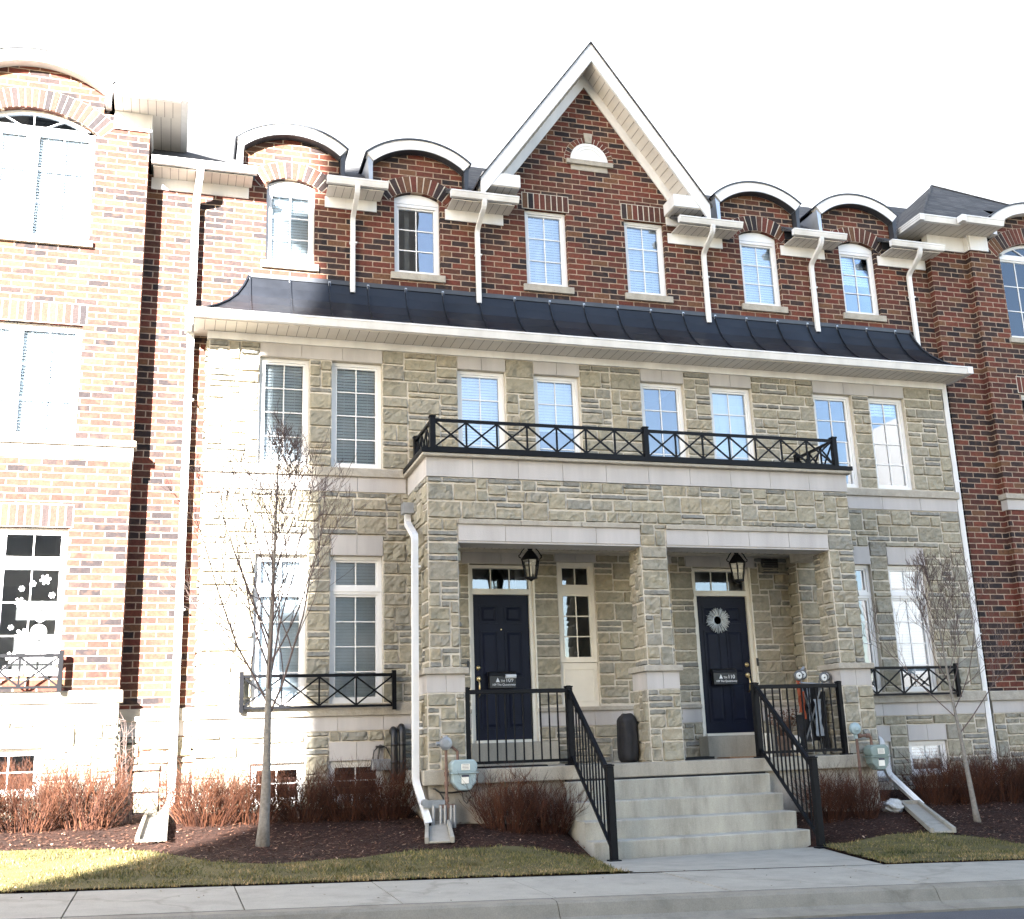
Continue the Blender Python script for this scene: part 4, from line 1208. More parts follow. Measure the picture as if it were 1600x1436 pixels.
    mb.face([(xd, q0, q1), (xk, q0, q1), (xk, ym, zm), (xd, ym, zm)])
    if s > 0:
        xq = xh + dpt * 1.25
        mb.face([H_, (xq, ym, zm), D_]); mb.face([(xq, ym, zm), (xq, y0 + 2 * dpt, e), D_]); mb.face([A_, D_, E_]); mb.face([D_, (xq, y0 + 2 * dpt, e), E_])
        zr = e + 1.84; yr2 = 2.5
        mb.face([(6.3, .5, e), (x_out, .5, e), (x_out, yr2, zr), (7.45, yr2, zr)]); mb.face([(6.3, .5, e), (7.45, yr2, zr), (6.3, 5.5, e)]); mb.face([(7.45, yr2, zr), (x_out, yr2, zr), (x_out, 5.5, e), (6.3, 5.5, e)])
    else:
        mb.face([H_, B_, C_, D_]); mb.face([A_, D_, E_]); mb.face([D_, C_, F_, E_])
    mb.face([E_, F_, (x_out, 9.6, e), (xr, 9.6, e)])
    mb.build('hip_roof', M['shingle'], h)
    mb = MB(); mb.tube([A_, D_], .03, 6); mb.tube([D_, (xh + dpt * 1.25, ym, zm) if s > 0 else C_], .03, 6); mb.build('ridge_cap', M['shingle'], h)
    return h, ws, (xa, xb), yw

left_h, lw, lspan, lyw = neighbour(-1, 'sunlit red brick townhouse with white snowflakes in its ground-floor window', -.10, XL, -13.6, .25, 5.66, [(XL, -.10)])
neighbour(1, 'shaded red brick townhouse with stepped brick piers and a dark hip roof', -.05, XR, 13.2, 0.0, 5.26, [(XR, .10), (7.79, -.05)])

# window stickers of the left house
def flake(mb, x, z, r, y, n=6):
    for k in range(n):
        t = math.pi * 2 * k / n + .2
        mb.bar((x, y, z), (x + r * math.cos(t), y, z + r * math.sin(t)), r * .42, .002)
    mb.lathe([(r * .5, 0), (r * .5, .002)], (x, y, z), 10, 'y')
st = thing('window_stickers', 'white snowflake and snowman stickers on the sunlit ground-floor window of the brick house', 'stickers', (lspan[1] - .4, lyw + .1, -2.6))
yy = lyw + .112
for x, z, r in ((-9.02, -1.93, .055), (-8.72, -1.80, .10), (-8.62, -2.02, .06), (-9.03, -2.12, .095), (-9.12, -2.47, .05), (-8.97, -2.58, .13), (-9.07, -2.88, .12), (-9.16, -3.02, .05), (-8.88, -1.86, .06)):
    d = MB(); flake(d, x, z, r * .72, yy); d.build('snowflake', M['snow'], st)
d = MB()
for x, z, r in ((-8.74, -2.16, .055), (-8.75, -2.32, .075), (-8.76, -2.53, .105), (-8.77, -2.80, .135)): d.lathe([(r, 0), (r, .002)], (x, yy - .001 * r, z), 20, 'y')
d.build('snowman', M['snow'], st)
guard(-9.95, -8.42, 3, 'sunlit black guard under the ground-floor window with snowflake stickers', -2.86, -3.32, -.25)

# ================================================================== GROUND
def sst(t): return t * t * (3 - 2 * t)
def clamp(t, a=0., b=1.): return max(a, min(b, t))
def interp(x, xs_, ys_):
    if x <= xs_[0]: return ys_[0]
    for (a, b), (c, d_) in zip(zip(xs_[:-1], xs_[1:]), zip(ys_[:-1], ys_[1:])):
        if x <= b: return c + (d_ - c) * (x - a) / (b - a)
    return ys_[-1]
def walkz(Y): return interp(Y, [-4.9, -2.8, -1.2, 0], [-5.74, -5.74, -5.32, -5.26])
def zg(X, Y):
    zs = -5.72 - 0.0313 * X
    if Y < -4.9: return zs - 0.02 * (-4.9 - Y)
    zw = -5.12 - 0.012 * X
    t = clamp((Y + 4.9) / 4.9)
    z = zs + (zw - zs) * (0.25 * t + 0.75 * t ** 1.6)
    if abs(X) < 3.1 and Y <= 0:
        k = sst(clamp((abs(X) - 1.5) / 1.6)); z = z * k + walkz(Y) * (1 - k)
    return z
def slope(X): return -0.0313 * X

d = MB()
v = []; NX = 8
for i in range(NX + 1):
    x = -150 + 300 * i / NX
    v += [(x, -160, -6.35 + slope(max(-60, min(60, x)))), (x, 160, -6.35 + slope(max(-60, min(60, x))))]
d.mesh(v, [(2 * i, 2 * i + 2, 2 * i + 3, 2 * i + 1) for i in range(NX)])
tag(d.build('ground', M['earth']), kind='structure')
d = MB()
def strip(mb, y0, z0, y1, z1, x0=-45, x1=45):
    mb.face([(x0, y0, z0 + slope(x0)), (x1, y0, z0 + slope(x1)), (x1, y1, z1 + slope(x1)), (x0, y1, z1 + slope(x0))])
ZC = -5.72 - .02 * 1.7        # top of the kerb at x = 0
strip(d, -16.2, ZC - .22, -11.6, ZC - .13); strip(d, -11.6, ZC - .13, -7.02, ZC - .20)
tag(d.build('road', M['asphalt']), kind='structure')
# kerb and gutter, cast in lengths
d = MB()
xs = -45.2; R = rnd(3)
kj = [-45, -39, -33, -27, -21, -15.6, -11.9, -7.73, -3.60, 0.33, 4.4, 8.6, 12.8, 18, 24, 30, 36, 42, 45]
KP = [(-6.612, -.30), (-6.612, .0), (-6.74, -.008), (-6.775, -.030), (-6.80, -.075), (-6.83, -.135), (-6.87, -.158), (-7.10, -.178), (-7.10, -.30)]
for a, b in zip(kj[:-1], kj[1:]):
    d.sweep([(y, z + ZC) for y, z in KP], a + .004, b - .004, zs=slope)
tag(d.build('curb', M['curb']), kind='structure')
d = MB(); d.sweep([(-6.6115, ZC - .1), (-6.6115, ZC + .0015), (-6.6035, ZC + .0015), (-6.6035, ZC - .1)], -45, 45, zs=slope); tag(d.build('curb_joint', M['darkmat']), kind='structure')
d = MB(); d.sweep([(y, -ZC * 0 + z + ZC - .02) for y, z in ((-16.2, -.35), (-16.2, .0), (-16.32, .12), (-19, .14), (-19, -.35))], -45, 45, zs=slope)
tag(d.build('sidewalk', M['walk']), kind='structure')
# sidewalk slabs
d = MB()
sj = [-45, -40, -35, -30, -25, -20, -16.4, -14.9, -13.5, -12.05, -10.6, -9.15, -7.73, -6.30, -4.96, -3.56, -1.80, .36, 1.9, 3.4, 4.9, 6.4, 8, 9.5, 11, 13, 16, 20, 26, 32, 38, 45]
for i, (a, b) in enumerate(zip(sj[:-1], sj[1:])):
    e = R.uniform(-.004, .004); gp = .005 if i % 3 else .009
    d.sweep([(-6.602, ZC - .2 + e), (-6.602, ZC + e), (-6.595, ZC + .003 + e), (-5.005, -5.722 + e), (-4.995, -5.726 + e), (-4.995, -5.95)], a + gp, b - gp, zs=slope)
tag(d.build('sidewalk', M['walk']), kind='structure')
d = MB()
def walk_pt(u, t): # u across, t from the steps (0) to the sidewalk (1)
    xl = -1.68 + (-2.17 + 1.68) * t; xr_ = 1.60 + (.96 - 1.60) * t
    x = xl + (xr_ - xl) * u
    return (x, -2.56 + (-4.9935 + 2.56) * t, -5.752 + (-5.716 + slope(x) + 5.752) * t)
nu, nt = 8, 8
v = [walk_pt(i / nu, j / nt) for j in range(nt + 1) for i in range(nu + 1)]
d.mesh(v, [(j * (nu + 1) + i, (j + 1) * (nu + 1) + i, (j + 1) * (nu + 1) + i + 1, j * (nu + 1) + i + 1) for j in range(nt) for i in range(nu)])
ed = [walk_pt(0, j / nt) for j in range(nt + 1)]; ed2 = [walk_pt(1, j / nt) for j in range(nt + 1)]
for e in (ed, ed2):
    for p, q in zip(e[:-1], e[1:]): d.face([p, q, (q[0], q[1], q[2] - .2), (p[0], p[1], p[2] - .2)])
tag(d.build('walkway', M['walk']), kind='structure')
# planting bed
def steps_zone(x, y): return -1.60 < x < 1.50 and y < -1.3
GL = [(-14, -2.3), (-8.75, -2.34), (-8.07, -2.34), (-7.29, -2.57), (-6.87, -2.90), (-6.47, -3.45), (-5.87, -3.72), (-4.87, -3.5), (-4.19, -3.13), (-3.25, -3.08), (-2.4, -2.85), (-2.0, -2.72), (-1.70, -2.72)]
GR = [(1.62, -2.75), (1.92, -2.84), (2.64, -2.87), (3.3, -3.09), (3.62, -3.45), (3.80, -3.96), (4.4, -4.4), (6.0, -4.62), (14, -4.7)]
def lawn_top(x):
    if x < -1.68: return interp(x, [p[0] for p in GL], [p[1] for p in GL])
    if x > .9: return interp(x, [p[0] for p in GR], [p[1] for p in GR]) if x > 1.62 else -2.75
    return -9
def lawn_x_ok(x, y):
    t = clamp((-2.56 - y) / 2.43)
    return x < -1.70 - .49 * t or x > 1.62 - .64 * t
d = MB(); gx = [-14 + .2 * i for i in range(141)]; gy = [-5.0 + .16 * j for j in range(34)]
v = []
for y in gy:
    for x in gx:
        w = .018 * noise.noise(Vector((x * 2.2, y * 2.2, 0))) + .010 * noise.noise(Vector((x * 7, y * 7, 3)))
        z = zg(x, y) + w * clamp((y + 4.95) * 2)
        if not lawn_x_ok(x, y) and abs(x) < 3 and y < -2.5: z -= .14
        if steps_zone(x, y): z -= .10
        v.append((x, y, z))
L = len(gx)
d.mesh(v, [(j * L + i, j * L + i + 1, (j + 1) * L + i + 1, (j + 1) * L + i) for j in range(len(gy) - 1) for i in range(L - 1)])
tag(d.build('planting_bed', M['mulch'], smooth=True), kind='structure')
# lawn soil sheet
d = MB()
def lawn_sheet(xs_):
    for xa, xb in zip(xs_[:-1], xs_[1:]):
        ya, yb = lawn_top(xa), lawn_top(xb); n = 10
        for j in range(n):
            P = []
            for (x, yt, t) in ((xa, ya, j / n), (xb, yb, j / n), (xb, yb, (j + 1) / n), (xa, ya, (j + 1) / n)):
                y = -4.99 + (yt + 4.99) * t
                # skewed edges of the walk
                P.append((x, y, zg(x, y) + .022 + .012 * noise.noise(Vector((x * 3, y * 3, 9)))))
            cx = sum(p[0] for p in P) / 4; cy = sum(p[1] for p in P) / 4
            if lawn_x_ok(cx, cy): d.face(P)
lawn_sheet([-14 + .11 * i for i in range(int((14 - 1.6) / .11) + 1)])
lawn_sheet([.9 + .11 * i for i in range(110)])
tag(d.build('lawn', M['soil']), kind='structure')
# grass blades
R = rnd(21); d = MB()
cnt = 0
while cnt < 34000:
    x = R.uniform(-9.6, 5.6)
    yt = lawn_top(x) + R.uniform(-.10, .06) + .05 * noise.noise(Vector((x * 5, 0, 3)))
    if yt < -8: continue
    y = R.uniform(-5.02, -2.3)
    if y > yt or not lawn_x_ok(x + R.uniform(-.04, .04), y): continue
    if noise.noise(Vector((x * 2.6, y * 3.4, 12))) > .38 and R.random() < .75: continue
    cnt += 1
    z = zg(x, y) + .012
    cl = noise.noise(Vector((x * 1.6, y * 1.6, 4)))
    h = R.uniform(.014, .046) * (1 + .8 * cl + .5 * noise.noise(Vector((x * 5, y * 5, 1)))); a = R.uniform(0, 6.283); w = R.uniform(.003, .006)
    dx, dy = math.cos(a) * w, math.sin(a) * w
    b = R.uniform(0, 6.283); l = R.uniform(.2, 1.1) * h; bx_, by_ = math.cos(b) * l, math.sin(b) * l
    t = clamp(.45 + .35 * noise.noise(Vector((x * .9, y * 1.4, 8))) + R.uniform(-.38, .42) + (.25 if y < -4.6 else 0) + .35 * noise.noise(Vector((x * 4, y * 4, 2))))
    d.face([(x - dx, y - dy, z), (x + dx, y + dy, z), (x + dx * .7 + bx_ * .45, y + dy * .7 + by_ * .45, z + h * .65), (x - dx * .7 + bx_ * .45, y - dy * .7 + by_ * .45, z + h * .65)], 0, t)
    d.face([(x - dx * .7 + bx_ * .45, y - dy * .7 + by_ * .45, z + h * .65), (x + dx * .7 + bx_ * .45, y + dy * .7 + by_ * .45, z + h * .65), (x + bx_, y + by_, z + h)], 0, t)
tag(d.build('grass', M['blade']), kind='stuff')
# mulch chips
R = rnd(22); d = MB(); cnt = 0
while cnt < 14000:
    x = R.uniform(-9.8, 6.4); y = R.uniform(-4.4, -.1)
    if y < lawn_top(x) + R.uniform(-.05, .12) or steps_zone(x + .1, y) or steps_zone(x - .1, y) or (abs(x) < 1.75 and y < -2.4): continue
    cnt += 1
    z = zg(x, y) + .012
    l, w = R.uniform(.012, .034), R.uniform(.004, .010); a = R.uniform(0, 3.14); tl = R.uniform(-.5, .5)
    c, s_ = math.cos(a), math.sin(a)
    P = []
    for u, q in ((-l, -w), (l, -w), (l, w), (-l, w)):
        P.append((x + u * c - q * s_, y + u * s_ + q * c, z + u * tl * .6 + abs(q) * .2 + .006))
    d.face(P, 0, R.random())
tag(d.build('mulch_chips', M['chip']), kind='stuff')

# fallen leaves and grit
R = rnd(23); d = MB(); cnt = 0
while cnt < 330:
    x = R.uniform(-9.5, 5.5); y = R.uniform(-5.4, -.4) if cnt % 5 else R.uniform(-6.8, -5.2)
    if -1.75 < x < 1.6 and y > -2.6: continue
    if y < -6.6: z = ZC - .02 + slope(x) if y > -6.74 else -99
    elif y < -5: z = zg(x, y) + .006
    else: z = zg(x, y) + .03
    if z < -50: continue
    if -5 < y and not lawn_x_ok(x, y): continue
    cnt += 1; l = R.uniform(.008, .030) * (.6 if y < -5 else 1); a = R.uniform(0, 6.28); P = []
    for k in range(5):
        q = a + k * 1.2566; rr = l * R.uniform(.5, 1.1); P.append((x + rr * math.cos(q), y + rr * .8 * math.sin(q), z + R.uniform(0, .012)))
    d.face(P, 0, R.random())
tag(d.build('fallen_leaves', M['leaf']), kind='stuff')
# ---- concrete steps
st = thing('concrete_steps', 'weathered concrete entrance steps with black railings on both sides', 'steps', (0, -2.0, -5.75))
NZ = [-4.793, -5.06, -5.295, -5.53, -5.76]; NY = [-1.52, -1.85, -2.18, -2.50]
d = MB(); prof = [(-1.30, -5.95), (-1.30, NZ[0])]
yp = -1.30
for k in range(4):
    prof += [(NY[k] + .012, NZ[k]), (NY[k], NZ[k] - .012), (NY[k] + .018, NZ[k + 1])]
prof += [(NY[3] + .018, -5.95)]
d.sweep(prof, -1.63, 1.54); d.build('flight', M['steps'], st)
d = MB(); d.box(-1.6, 1.52, -1.44, -1.302, -4.792, -4.768); d.build('joint', M['darkmat'], st)

# ================================================================== RAILINGS OF THE STEPS
def stair_rail(s, xo, lab):
    """porch section from the column, then the sloping flight section"""
    x1 = 1.52 if s > 0 else -1.475; yt = -1.33; yb = -2.78
    zp = -4.572; zb = zg(x1 + s * .05, yb) if False else -5.75
    g = thing('porch_railing', lab, 'railing', (x1, yt, zp), 'railings of the porch and steps')
    def post(x, y, z0, z1):
        d = MB(); d.box(x - .045, x + .045, y - .045, y + .045, z0, z1 - .03); d.box(x - .053, x + .053, y - .053, y + .053, z1 - .0295, z1 - .008); d.box(x - .03, x + .03, y - .03, y + .03, z1 - .0075, z1)
        d.box(x - .075, x + .075, y - .075, y + .075, z0, z0 + .022); d.build('post', M['black'], g, bevel=.004)
    post(xo, yt, zp, -3.46); post(x1, yt, zp, -3.46); post(x1, yb, zb, -4.55)
    d = MB(); a, b = min(xo, x1) + .046, max(xo, x1) - .046
    d.box(a, b, yt - .028, yt + .028, -3.56, -3.50); d.build('top_rail', M['black'], g, bevel=.006)
    d = MB(); d.box(a, b, yt - .018, yt + .018, -4.515, -4.475); d.build('bottom_rail', M['black'], g)
    n = 11
    for i in range(1, n):
        x = a + (b - a) * i / n
        d = MB(); d.box(x - .0095, x + .0095, yt - .0095, yt + .0095, -4.475, -3.56); d.build('baluster', M['black'], g)
    yA, yB = yt - .046, yb + .046
    zt0, zt1 = -3.54, -4.66; zl0, zl1 = -4.46, -5.60
    d = MB(); d.bar((x1, yA, zt0), (x1, yB, zt1), .056, .06); d.build('top_rail', M['black'], g, bevel=.006)
    d = MB(); d.bar((x1, yA, zl0), (x1, yB, zl1), .036, .04); d.build('bottom_rail', M['black'], g)
    n = 12
    for i in range(1, n):
        t = i / n; y = yA + (yB - yA) * t
        d = MB(); d.box(x1 - .0095, x1 + .0095, y - .0095, y + .0095, zl0 + (zl1 - zl0) * t, zt0 + (zt1 - zt0) * t); d.build('baluster', M['black'], g)
stair_rail(-1, -3.00, 'black metal railing of the steps and porch on the side of the blue-grey gas meter')
stair_rail(1, 2.99, 'black metal railing of the steps and porch with a stroller behind it')

# ================================================================== THINGS
def lantern(x, lab):
    y, zt, zb = -.60, -1.27, -1.81
    g = thing('porch_lantern', lab, 'lantern', (x, y, zt), 'lanterns hanging in the porch')
    n = 6; H0, H1 = -1.52, -1.79; r0, r1 = .135, .085
    d = MB(); d.lathe([(.012, .03), (.012, -.03), (.035, -.04), (.045, -.075), (.03, -.09), (.05, -.10), (.075, -.13), (.14, -.215), (.155, -.235), (.155, -.25), (.11, -.252)], (x, y, zt), 6)
    d.build('lantern_cap', M['black'], g)
    d = MB()
    for i in range(n):
        t = 2 * math.pi * i / n; a, b = math.cos(t), math.sin(t)
        d.bar((x + r0 * a, y + r0 * b, H0), (x + r1 * a, y + r1 * b, H1), .018, .018)
        t2 = 2 * math.pi * (i + 1) / n; a2, b2 = math.cos(t2), math.sin(t2)
        d.bar((x + r1 * a, y + r1 * b, H1), (x + r1 * a2, y + r1 * b2, H1), .022, .03)
    d.lathe([(.085, 0), (.085, -.018), (.04, -.03), (.012, -.05)], (x, y, H1), 6)
    d.build('lantern_frame', M['black'], g)
    d = MB()
    for i in range(n):
        t = 2 * math.pi * i / n; t2 = 2 * math.pi * (i + 1) / n
        d.face([(x + .93 * r1 * math.cos(t), y + .93 * r1 * math.sin(t), H1), (x + .93 * r1 * math.cos(t2), y + .93 * r1 * math.sin(t2), H1),
                (x + .93 * r0 * math.cos(t2), y + .93 * r0 * math.sin(t2), H0), (x + .93 * r0 * math.cos(t), y + .93 * r0 * math.sin(t), H0)])
    d.build('lantern_glass', M['lantglass'], g)
    d = MB()
    for s in (-1, 1):
        d.tube([(x + s * .03, y, zt - .06), (x + s * .08, y, zt - .05), (x + s * .13, y, zt - .10), (x + s * .165, y, zt - .16), (x + s * .185, y, zt - .175), (x + s * .18, y, zt - .205), (x + s * .15, y, zt - .215)], .009, 6)
    d.build('scroll', M['black'], g)
    d = MB(); d.lathe([(.014, 0), (.014, .10), (.010, .13), (.004, .155)], (x, y, H1 + .01), 8); d.build('candle', M['cream'], g)
lantern(-1.74, 'black lantern hanging in front of the navy door that has no wreath')
lantern(1.80, 'black lantern hanging in front of the navy door with the pale wreath')

# wreath
R = rnd(40); xw, zw, yw_ = 1.86, -2.325, YD - .02
d = MB()
for k in range(120):
    t = 2 * math.pi * k / 120 + R.uniform(-.03, .03); r0 = R.uniform(.07, .10); r1 = R.uniform(.18, .232)
    dy = R.uniform(-.035, .0)
    d.tube([(xw + r0 * math.cos(t), yw_ + dy, zw + r0 * math.sin(t)), (xw + (r0 + r1) / 2 * math.cos(t + R.uniform(-.05, .05)), yw_ + dy - .012, zw + (r0 + r1) / 2 * math.sin(t)), (xw + r1 * math.cos(t), yw_ + dy - .004, zw + r1 * math.sin(t))], [.003, .0045, .003], 4)
d.lathe([(.085, -.005), (.088, .012), (.07, .014), (.068, -.005)], (xw, yw_, zw), 24, 'y')
tag(d.build('wreath', M['wreath']), 'pale round wreath of twigs on a navy door', 'wreath')

def text_mesh(name, body, size, loc, mat, parent, ext=.0012, align='LEFT'):
    cu = bpy.data.curves.new(name, 'FONT'); cu.body = body; cu.size = size; cu.extrude = ext; cu.align_x = align
    tmp = bpy.data.objects.new('tmp', cu); COL.objects.link(tmp)
    dg = bpy.context.evaluated_depsgraph_get(); dg.update()
    me = bpy.data.meshes.new_from_object(tmp.evaluated_get(dg))
    bpy.data.objects.remove(tmp); bpy.data.curves.remove(cu)
    me.transform(Matrix.Translation(Vector(loc) - world_of(parent)) @ Matrix.Rotation(math.pi / 2, 4, 'X'))
    me.materials.clear(); me.materials.append(mat)
    o = bpy.data.objects.new(name, me); COL.objects.link(o); o.parent = parent
    return o
def mailbox(x0, number, lab):
    y = YD; z0, z1 = -3.395, -3.13; w = .43
    g = thing('mailbox', lab, 'mailbox', (x0 + w / 2, y, z0), 'black mailboxes on the front doors')
    d = MB(); d.box(x0, x0 + w, y - .11, y - .012, z0, z1 - .07)
    d.build('box', M['blackplastic'], g, bevel=.006)
    d = MB(); pr = [(y - .012, z1), (y - .06, z1 - .004), (y - .10, z1 - .03), (y - .122, z1 - .066), (y - .116, z1 - .0695), (y - .012, z1 - .0695)]
    d.sweep(pr, x0 - .008, x0 + w + .008); d.build('lid', M['blackplastic'], g)
    d = MB(); d.prism([(x0 + .10, z0 + .095), (x0 + .165, z0 + .095), (x0 + .1325, z0 + .165)], y - .113, y - .1095); d.build('logo', M['letter'], g)
    text_mesh('lettering', 'TH', .050, (x0 + .180, y - .112, z0 + .095), M['letter'], g)
    text_mesh('lettering', number, .088, (x0 + .258, y - .112, z0 + .095), M['letter'], g)
    text_mesh('lettering', '109 The Queensway', .046, (x0 + .038, y - .112, z0 + .04), M['letter'], g)
    return g
mailbox(-2.20, '109', 'black mailbox numbered 109 with a white flyer sticking out, on the door without a wreath')
mailbox(1.665, '110', 'black mailbox numbered 110 on the navy door under the pale wreath')
d = MB(); d.lathe([(.030, -.085), (.030, .085)], (-1.86, YD - .135, -3.215), 12, 'x'); d.box(-1.945, -1.775, YD - .135, YD - .075, -3.19, -3.184)
tag(d.build('flyer', M['letter']), 'white folded flyer stuck in the mailbox numbered 109', 'flyer')

# ---- gas meters
def gas_meter(x, y, zt, mat, lab, reg, sc=1.0):
    w, h, dp = .36 * sc, .40 * sc, .20
    g = thing('gas_meter', lab, 'gas meter', (x, y, zt - h), 'gas meters by the porch')
    x0, x1 = x - w / 2, x + w / 2
    d = MB()
    d.prism([(x0 + .03, zt - .17), (x1 - .03, zt - .17), (x1, zt - .13), (x1, zt - .05), (x1 - .05, zt), (x0 + .05, zt), (x0, zt - .05), (x0, zt - .13)], y - dp / 2, y + dp / 2)
    d.build('meter_head', mat, g, bevel=.018)
    d = MB()
    d.prism([(x0 + .10, zt - h), (x1 - .10, zt - h), (x1 - .02, zt - h + .10), (x1 - .005, zt - .172), (x0 + .005, zt - .172), (x0 + .02, zt - h + .10)], y - dp / 2 + .01, y + dp / 2 - .01)
    d.build('meter_body', mat, g, bevel=.018)
    d = MB(); d.box(x0 - .012, x1 + .012, y - dp / 2 - .012, y + dp / 2 + .012, zt - .180, zt - .163); d.build('flange', mat, g)
    d = MB(); d.box(x - .045, x + .07, y - dp / 2 - .010, y - dp / 2 - .001, zt - .135, zt - .055); d.build('dial_plate', M['paper'], g)
    d = MB(); d.box(x - .045, x + .055, y - dp / 2 - .006, y - dp / 2 + .009, zt - .31, zt - .21); d.build('label', M['paper'], g)
    d = MB(); d.box(x - .045, x + .055, y - dp / 2 - .008, y - dp / 2 - .0062, zt - .225, zt - .198); d.build('label_strip', M['ink'], g)
    px = x0 - .045
    d = MB()
    for k in range(4):
        z = zt - .08 - .0 + .018 * k; d.box(x - .035, x + .055, y - dp / 2 - .0115, y - dp / 2 - .0102, zt - .07 - .018 * k, zt - .064 - .018 * k)
    d.build('dial_marks', M['ink'], g)
    return g, x0, x1
g, x0, x1 = gas_meter(-3.13, -1.58, -4.44, M['meter'], 'blue-grey gas meter on a rusty pipe, beside the downspout that ends at the porch corner', True)
d = MB(); px = -3.36; yy = -1.58
d.tube([(px, yy, -5.30), (px, yy, -4.30), (px, yy, -4.27), (px + .09, yy, -4.27), (px + .16, yy, -4.33), (px + .16, yy, -4.46)], .020, 8)
for z in (-4.95, -4.75, -4.62): d.lathe([(.032, -.03), (.032, .03)], (px, yy, z), 8)
d.build('riser_pipe', M['rust'], g)
d = MB(); d.lathe([(.05, -.05), (.085, -.04), (.09, 0), (.085, .04), (.05, .05)], (px - .01, yy - .02, -4.22), 16, 'y'); d.tube([(px - .01, yy, -4.24), (px - .01, yy, -4.11)], .035, 10); d.tube([(px - .02, yy - .02, -4.22), (px - .14, yy - .02, -4.22)], .030, 10)
d.build('regulator', M['galv'], g)
d = MB(); d.box(px - .11, px + .11, yy - .03, yy + .03, -5.06, -5.01); d.build('valve', M['rust'], g)
d = MB(); d.box(px - .32, px - .03, yy - .02, yy + .03, -5.05, -4.95); d.lathe([(.05, -.05), (.05, .05)], (px - .30, yy, -4.98), 10, 'y'); d.build('bracket', M['galv'], g)
d = MB()
for q, zz in ((-.19, -5.40), (-.09, -5.44), (-.03, -5.45), (.05, -5.44), (.10, -5.43)): d.tube([(px + q, yy - .02, -5.02), (px + q - .01, yy - .03, zz)], .022, 8)
d.build('conduit', M['galv'], g)
d = MB(); d.tube([(-3.50, -1.40, -4.80), (-3.42, -1.42, -4.86), (-3.25, -1.42, -4.87), (-3.0, -1.42, -4.85)], .013, 6); d.tube([(-3.42, -1.42, -4.86), (-3.38, -1.45, -4.93), (-3.36, -1.46, -5.02)], .011, 6); d.tube([(-3.12, -1.45, -4.86), (-3.10, -1.46, -4.97), (-3.06, -1.47, -5.02), (-3.0, -1.46, -4.93)], .010, 6)
d.build('cable', M['blackplastic'], g)

g, x0, x1 = gas_meter(3.37, -1.56, -4.44, M['meterg'], 'grey-green gas meter at the porch corner above the pale rock', True, .92)
d = MB(); yy = -1.56
d.tube([(3.05, yy, -5.30), (3.05, yy, -4.36), (3.05, yy, -4.33), (3.12, yy, -4.30), (3.27, yy, -4.30), (3.30, yy, -4.33), (3.30, yy, -4.46)], .022, 8)
for xx in (3.10, 3.25): d.lathe([(.034, -.03), (.034, .03)], (xx, yy, -4.30), 8, 'x')
d.build('riser_pipe', M['rust'], g)
d = MB(); d.lathe([(.03, -.05), (.085, -.03), (.092, 0), (.085, .03), (.06, .04), (.03, .06)], (3.02, yy - .03, -4.19), 18, 'y'); d.tube([(3.04, yy, -4.34), (3.03, yy, -4.20)], .03, 8)
d.build('regulator', M['meter'], g)
d = MB(); d.tube([(3.66, -1.2, -4.60), (3.65, -1.2, -4.22)], .028, 8); d.lathe([(.04, -.05), (.04, .05)], (3.65, -1.2, -4.40), 8); d.build('vent_pipe', M['pipe'], g)

# ---- flue pipes and cable box on the wall left of the porch
for xx, zt in ((-3.80, -3.99), (-3.68, -3.95)):
    d = MB(); d.tube([(xx, -.02, zt - .02), (xx, -.10, zt), (xx + .0, -.16, zt - .04), (xx, -.17, zt - .12), (xx, -.17, -4.60), (xx - .0, -.15, -4.66), (xx, -.03, -4.70)], .052, 12)
    for z in (-4.2, -4.45): d.lathe([(.058, -.02), (.058, .02)], (xx, -.17, z), 12)
    d.build('flue_pipe', M['blackplastic'], house, smooth=True)
g = thing('cable_box', 'small grey cable box with a looped black wire beside two black flue pipes', 'cable box', (-3.98, -.06, -4.5))
d = MB(); d.box(-4.12, -3.84, -.13, .0, -4.56, -4.40); d.build('box', M['galv'], g, bevel=.01)
d = MB(); d.tube([(-4.10, -.06, -4.40), (-4.08, -.07, -4.28), (-3.99, -.07, -4.20), (-3.90, -.07, -4.24), (-3.84, -.07, -4.36), (-3.80, -.07, -4.48)], .010, 6); d.tube([(-4.02, -.06, -4.40), (-4.0, -.07, -4.22)], .014, 6); d.box(-4.05, -3.93, -.09, -.03, -4.24, -4.21)
d.build('wire', M['blackplastic'], g)

# ---- splash blocks
def splash(p0, p1, lab, w=.30):
    p0 = Vector(p0); p1 = Vector(p1); a = (p1 - p0).normalized(); b = a.cross(Vector((0, 0, 1))).normalized(); u = b.cross(a).normalized()
    Lh = (p1 - p0).length
    d = MB()
    for i, (v0, v1, h) in enumerate(((-w / 2, -w / 2 + .045, .075), (w / 2 - .045, w / 2, .075), (-w / 2 + .046, w / 2 - .046, .028))):
        P = [p0 + b * v0, p0 + b * v1, p1 + b * v1 * 1.15, p1 + b * v0 * 1.15]
        d.mesh([tuple(q) for q in P] + [tuple(q + u * h) for q in P], [(0, 3, 2, 1), (4, 5, 6, 7), (0, 1, 5, 4), (1, 2, 6, 5), (2, 3, 7, 6), (3, 0, 4, 7)])
    P = [p0 + b * (-w / 2), p0 + b * (w / 2), p0 + b * (w / 2) + a * .05, p0 + b * (-w / 2) + a * .05]
    d.mesh([tuple(q + u * .002) for q in P] + [tuple(q + u * .08) for q in P], [(0, 3, 2, 1), (4, 5, 6, 7), (0, 1, 5, 4), (1, 2, 6, 5), (2, 3, 7, 6), (3, 0, 4, 7)])
    tag(d.build('splash_block', M['walk'], None, bevel=.008), lab, 'splash block', 'splash blocks under the downspouts')
def gp(x, y, dz=.015): return (x, y, zg(x, y) + dz)
splash(gp(-7.08, -.30), gp(-7.12, -2.0), 'sunlit white-looking concrete splash block at the edge of the shadow', .32)
